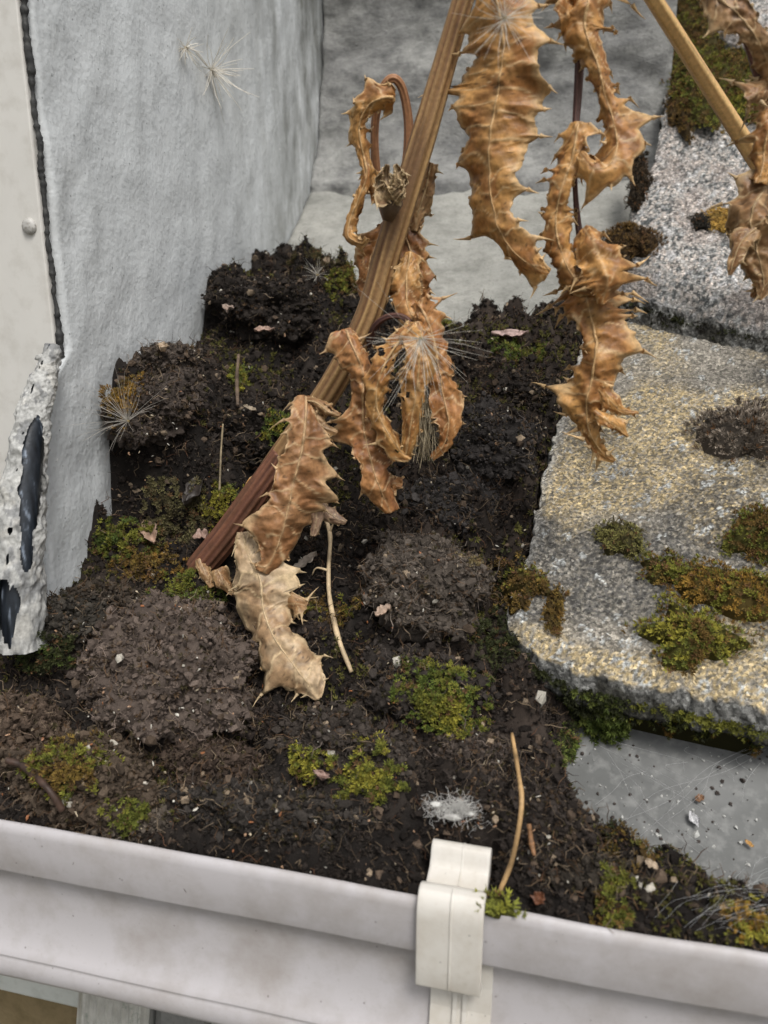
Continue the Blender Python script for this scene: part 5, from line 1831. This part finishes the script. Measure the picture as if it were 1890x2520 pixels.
scrap(620, 1022, 44, 12, -0.4, ((0.32, 0.26, 0.19),), 'thin pale sliver on the black soil', 511)
scrap(500, 1335, 40, 28, 0.4, ((0.30, 0.2, 0.16),), 'brown-pink scrap beside the rooted stem', 512)
tray_pt = lambda u, v: on_plane(u, v, SH_A, SH_C + 0.001)
scrap(1720, 1970, 26, 16, 0.6, ((0.20, 0.11, 0.06),), 'little rusty fragment in the middle of the grey tray', 513, 0.002, tray_pt)
scrap(1706, 2022, 24, 34, 0.3, ((0.62, 0.62, 0.63),), 'white paint chip on the grey tray', 514, 0.002, tray_pt)
scrap(1842, 2080, 24, 10, -0.7, ((0.46, 0.26, 0.08),), 'orange sliver on the grey tray', 515, 0.002, tray_pt)

# whitish down scrap behind the gutter
rng = np.random.default_rng(88)
mb = MB()
base = hit_soil(1105, 1975)
for k in range(260):
    t = rng.normal(0.55, 0.1) if k % 2 else rng.uniform(0, 1)
    u, v = 1052 + 125 * t + rng.normal(0, 6), 1958 + 34 * t + 12 * math.sin(t * 8) + rng.normal(0, 7)
    p_ = base + RT * (u - 1105) * dep(base) / FPX + UP * (1975 - v) * dep(base) / FPX - FW * 0.010
    d = nrm(rng.normal(size=3) * np.array([1.4, 0.5, 0.9])) * rng.uniform(0.003, 0.010)
    V, F = tube(catmull(np.array([p_, p_ + d * 0.4 + rng.normal(size=3) * 0.0016, p_ + d * 0.7 + rng.normal(size=3) * 0.0016, p_ + d]), 8), 0.00008, 3, False)
    mb.add(V, F, np.array([0.86, 0.85, 0.82]) * rng.uniform(0.7, 1.1))
for (u, v, sx_, sz_) in ((1108, 1992, 0.0042, 0.0016), (1150, 1984, 0.0030, 0.0010), (1070, 1962, 0.0026, 0.0014)):
    p_ = base + RT * (u - 1105) * dep(base) / FPX + UP * (1975 - v) * dep(base) / FPX - FW * 0.010
    V = ICO5[:642] if False else ico(3)[0]
    Fq_ = ico(3)[1]
    V = V * np.array([sx_, 0.0012, sz_]) * (1 + 0.35 * fbm(V * 2.5 + u, 3, 5))[:, None] + p_
    mb.add(V, Fq_, (0.84, 0.83, 0.80))
tag(mb.build('white_fluff', M_HAIR, None), 'torn scrap of white fluff on the soil behind the clip', 'fluff')


def web(name, strands, label, rad=0.00010, col=(0.42, 0.44, 0.45)):
    mb = MB()
    for P in strands:
        V, F = tube(catmull(np.array(P), 14), rad, 3, False)
        mb.add(V, F, col)
    return tag(mb.build(name, M_HAIR, None), label, 'cobweb', 'cobwebs')


rng = np.random.default_rng(99)
st = []
for k in range(40):
    a = rng.uniform(0, 1)
    u0, v0 = rng.uniform(1590, 1890), rng.uniform(2180, 2300)
    u1, v1 = u0 + rng.uniform(60, 190), v0 - rng.uniform(-20, 90)
    A_, B_ = hit_soil(u0, v0) + np.array([0, -.001, .003]), hit_soil(u1, v1) + np.array([0, -.001, .004])
    M_ = (A_ + B_) / 2 + np.array([rng.normal() * .003, 0, rng.uniform(.001, .006)])
    M_[2] = max(M_[2], soil_like(np.array([M_[0]]), np.array([M_[1]]))[0] + 0.003)
    st.append([A_, M_, B_])
web('cobweb', st, 'matted grey cobweb over the soil near the gutter rim', 0.00004, (0.8, 0.82, 0.83))
st = []
for k in range(16):
    u0, v0 = rng.uniform(1400, 1890), rng.uniform(1810, 1900)
    u1, v1 = rng.uniform(1450, 1890), rng.uniform(1900, 2120)
    A_, B_ = on_plane(u0, v0, SH_A, SH_C + .006), on_plane(u1, v1, SH_A, SH_C + .002)
    st.append([A_, (A_ * 2 + B_) / 3 + np.array([rng.normal() * .006, -.001, .003]), (A_ + 2 * B_) / 3 + np.array([rng.normal() * .006, -.001, .002]), B_])
web('cobweb', st, 'fine cobweb threads strung over the grey tray', 0.00007, (0.5, 0.5, 0.5))

# pale seeds and flakes in the litter
mb = MB()
n = 420
ku = RNG.uniform(0, 1500, n)
kv = RNG.uniform(750, 2150, n)
fp = np.array([hit_soil(a, b_) for a, b_ in zip(ku, kv)])
okf = (fp[:, 1] < 0.45) & (fp[:, 0] > WX + 0.006)
fp = fp[okf]
fp[:, 2] = soil_z(fp[:, 0], fp[:, 1]) + 0.0012
kf = RNG.integers(0, 6, len(fp))
fc = np.array([(0.50, 0.42, 0.30), (0.42, 0.26, 0.16), (0.60, 0.57, 0.50), (0.30, 0.12, 0.05)])[RNG.integers(0, 4, len(fp))]
for j in range(6):
    m_ = kf == j
    s3 = np.stack([RNG.uniform(.0005, .0018, m_.sum()), RNG.uniform(.0003, .0008, m_.sum()), RNG.uniform(.0002, .0005, m_.sum())], 1)
    stamp(mb, CRUMB[j][0], CRUMB[j][1], fp[m_], rand_rot(m_.sum(), RNG), s3, fc[m_])
tag(mb.build('litter_flecks', M_LEAF, None, False), 'tiny pale seeds and flakes sprinkled over the soil', 'litter', kind='stuff')

# small dust crumbs lying on the tray
mb = MB()
n = 260
u, v = RNG.uniform(1400, 2000, n), RNG.uniform(1830, 2200, n)
pos = np.array([on_plane(a, b_, SH_A, SH_C + 0.0006) for a, b_ in zip(u, v)])
k = RNG.integers(0, 6, n)
cols = np.where(RNG.random(n)[:, None] > 0.55, np.array([[0.42, 0.42, 0.40]]), np.array([[0.06, 0.05, 0.045]]))
for j in range(6):
    m_ = k == j
    stamp(mb, CRUMB[j][0], CRUMB[j][1], pos[m_], rand_rot(m_.sum(), RNG), RNG.exponential(0.0004, m_.sum()) + 0.0002, cols[m_])
tag(mb.build('tray_grit', M_SOIL, None, False), 'grit and dust specks scattered on the grey tray', 'grit', kind='stuff')

# ------------------------------------------------------------------ flaking trim along the front edge of the wall
tr = empty('edge_trim', (WX, ylow, 0.0))
tag(tr, 'flaking grey-painted trim torn open along the front edge of the wall', 'trim')
pth = [(128, 850), (118, 900), (92, 980), (72, 1080), (58, 1200), (48, 1330), (44, 1460), (52, 1590)]
zt = [at_x(u, v, WX)[2] for u, v in pth]
P0 = []
for (u, v) in pth:
    q_ = at_x(u, v, WX + 0.004)
    yq = min(q_[1], float(wall_front(q_[2])) + 0.004)
    P0.append(at_y(u, v, yq - 0.004))
P0 = catmull(np.array(P0), 90)
P0 = catmull(P0, 200)
rad = np.interp(np.linspace(0, 1, 200), [0, .15, .3, .5, .7, .9, 1], [0.004, 0.0075, 0.009, 0.0105, 0.0125, 0.0145, 0.0145])
sd_n = 130
V, F = tube(P0, rad, sd_n, False)
tt = np.repeat(np.linspace(0, 1, 200), sd_n)
Vn = nrm(V - np.repeat(P0, sd_n, 0))
V = V + Vn * (0.0016 * fbm(V * 100, 4, 71) + 0.0009 * fbm(V * 330, 3, 72))[:, None]
th_ = np.arctan2(Vn[:, 0], -Vn[:, 1])
hw_ = 0.62 * np.clip(np.sin(np.pi * np.clip((tt - 0.40) / 0.50, 0, 1)), 0, 1) ** 0.6 + 0.16 * fbm(p3(tt * 16, th_ * 2), 3, 73) - 0.05
tear = np.abs(th_ - 1.0) < hw_
hw2 = 0.45 * np.clip(np.sin(np.pi * np.clip((tt - 0.91) / 0.085, 0, 1)), 0, 1) ** 0.6 + 0.2 * fbm(p3(tt * 26, th_ * 3), 3, 79) - 0.08
tear |= np.abs(th_ - 0.25) < hw2
g = 0.5 + 0.5 * fbm(V * 130, 4, 75)
c = np.array([0.40, 0.40, 0.385])[None] * (0.75 + 0.4 * g)[:, None]
fl = sstep(0.15, 0.4, fbm(V * np.array([260, 260, 90]), 4, 76))[:, None]
c = c * (1 - 0.55 * fl) + np.array([0.10, 0.105, 0.115]) * 0.55 * fl
wsel = sstep(0.2, 0.5, fbm(V * 90, 3, 78))[:, None]
c = c * (1 - 0.4 * wsel) + np.array([0.55, 0.53, 0.48]) * 0.4 * wsel
Fk = F[~tear[F].any(1)]
obj('trim_skin', V, Fk, M_TRIM, tr, c)
V2, F2 = tube(P0, rad * 0.72, 90, True)
g2_ = 0.5 + 0.5 * fbm(V2 * np.array([420, 420, 40]), 4, 77)
c2 = np.array([0.022, 0.027, 0.035])[None] * (0.4 + 1.2 * g2_)[:, None] + np.array([0.22, 0.26, 0.32])[None] * sstep(0.66, 0.95, g2_)[:, None]
mm = attr_mat('bare_lead', 0.35, 0.5, 0.2, 400, 0, 0.3)
obj('bare_core', V2, F2, mm, tr, c2)
# flaked lip at the top where the sealant ends
mb = MB()
for k in range(30):
    a = P0[int(RNG.integers(0, 60))]
    V, F = ICO1 * np.array([0.0022, 0.0008, 0.0034]) * RNG.uniform(0.4, 1.2), ICO1F
    V = V @ rand_rot(1, RNG)[0].T + a + np.array([RNG.normal() * .0025, -0.0035, RNG.normal() * .002])
    mb.add(V, F, np.array([0.46, 0.46, 0.44]) * RNG.uniform(0.7, 1.1))
mb.build('paint_flakes', M_TRIM, tr)
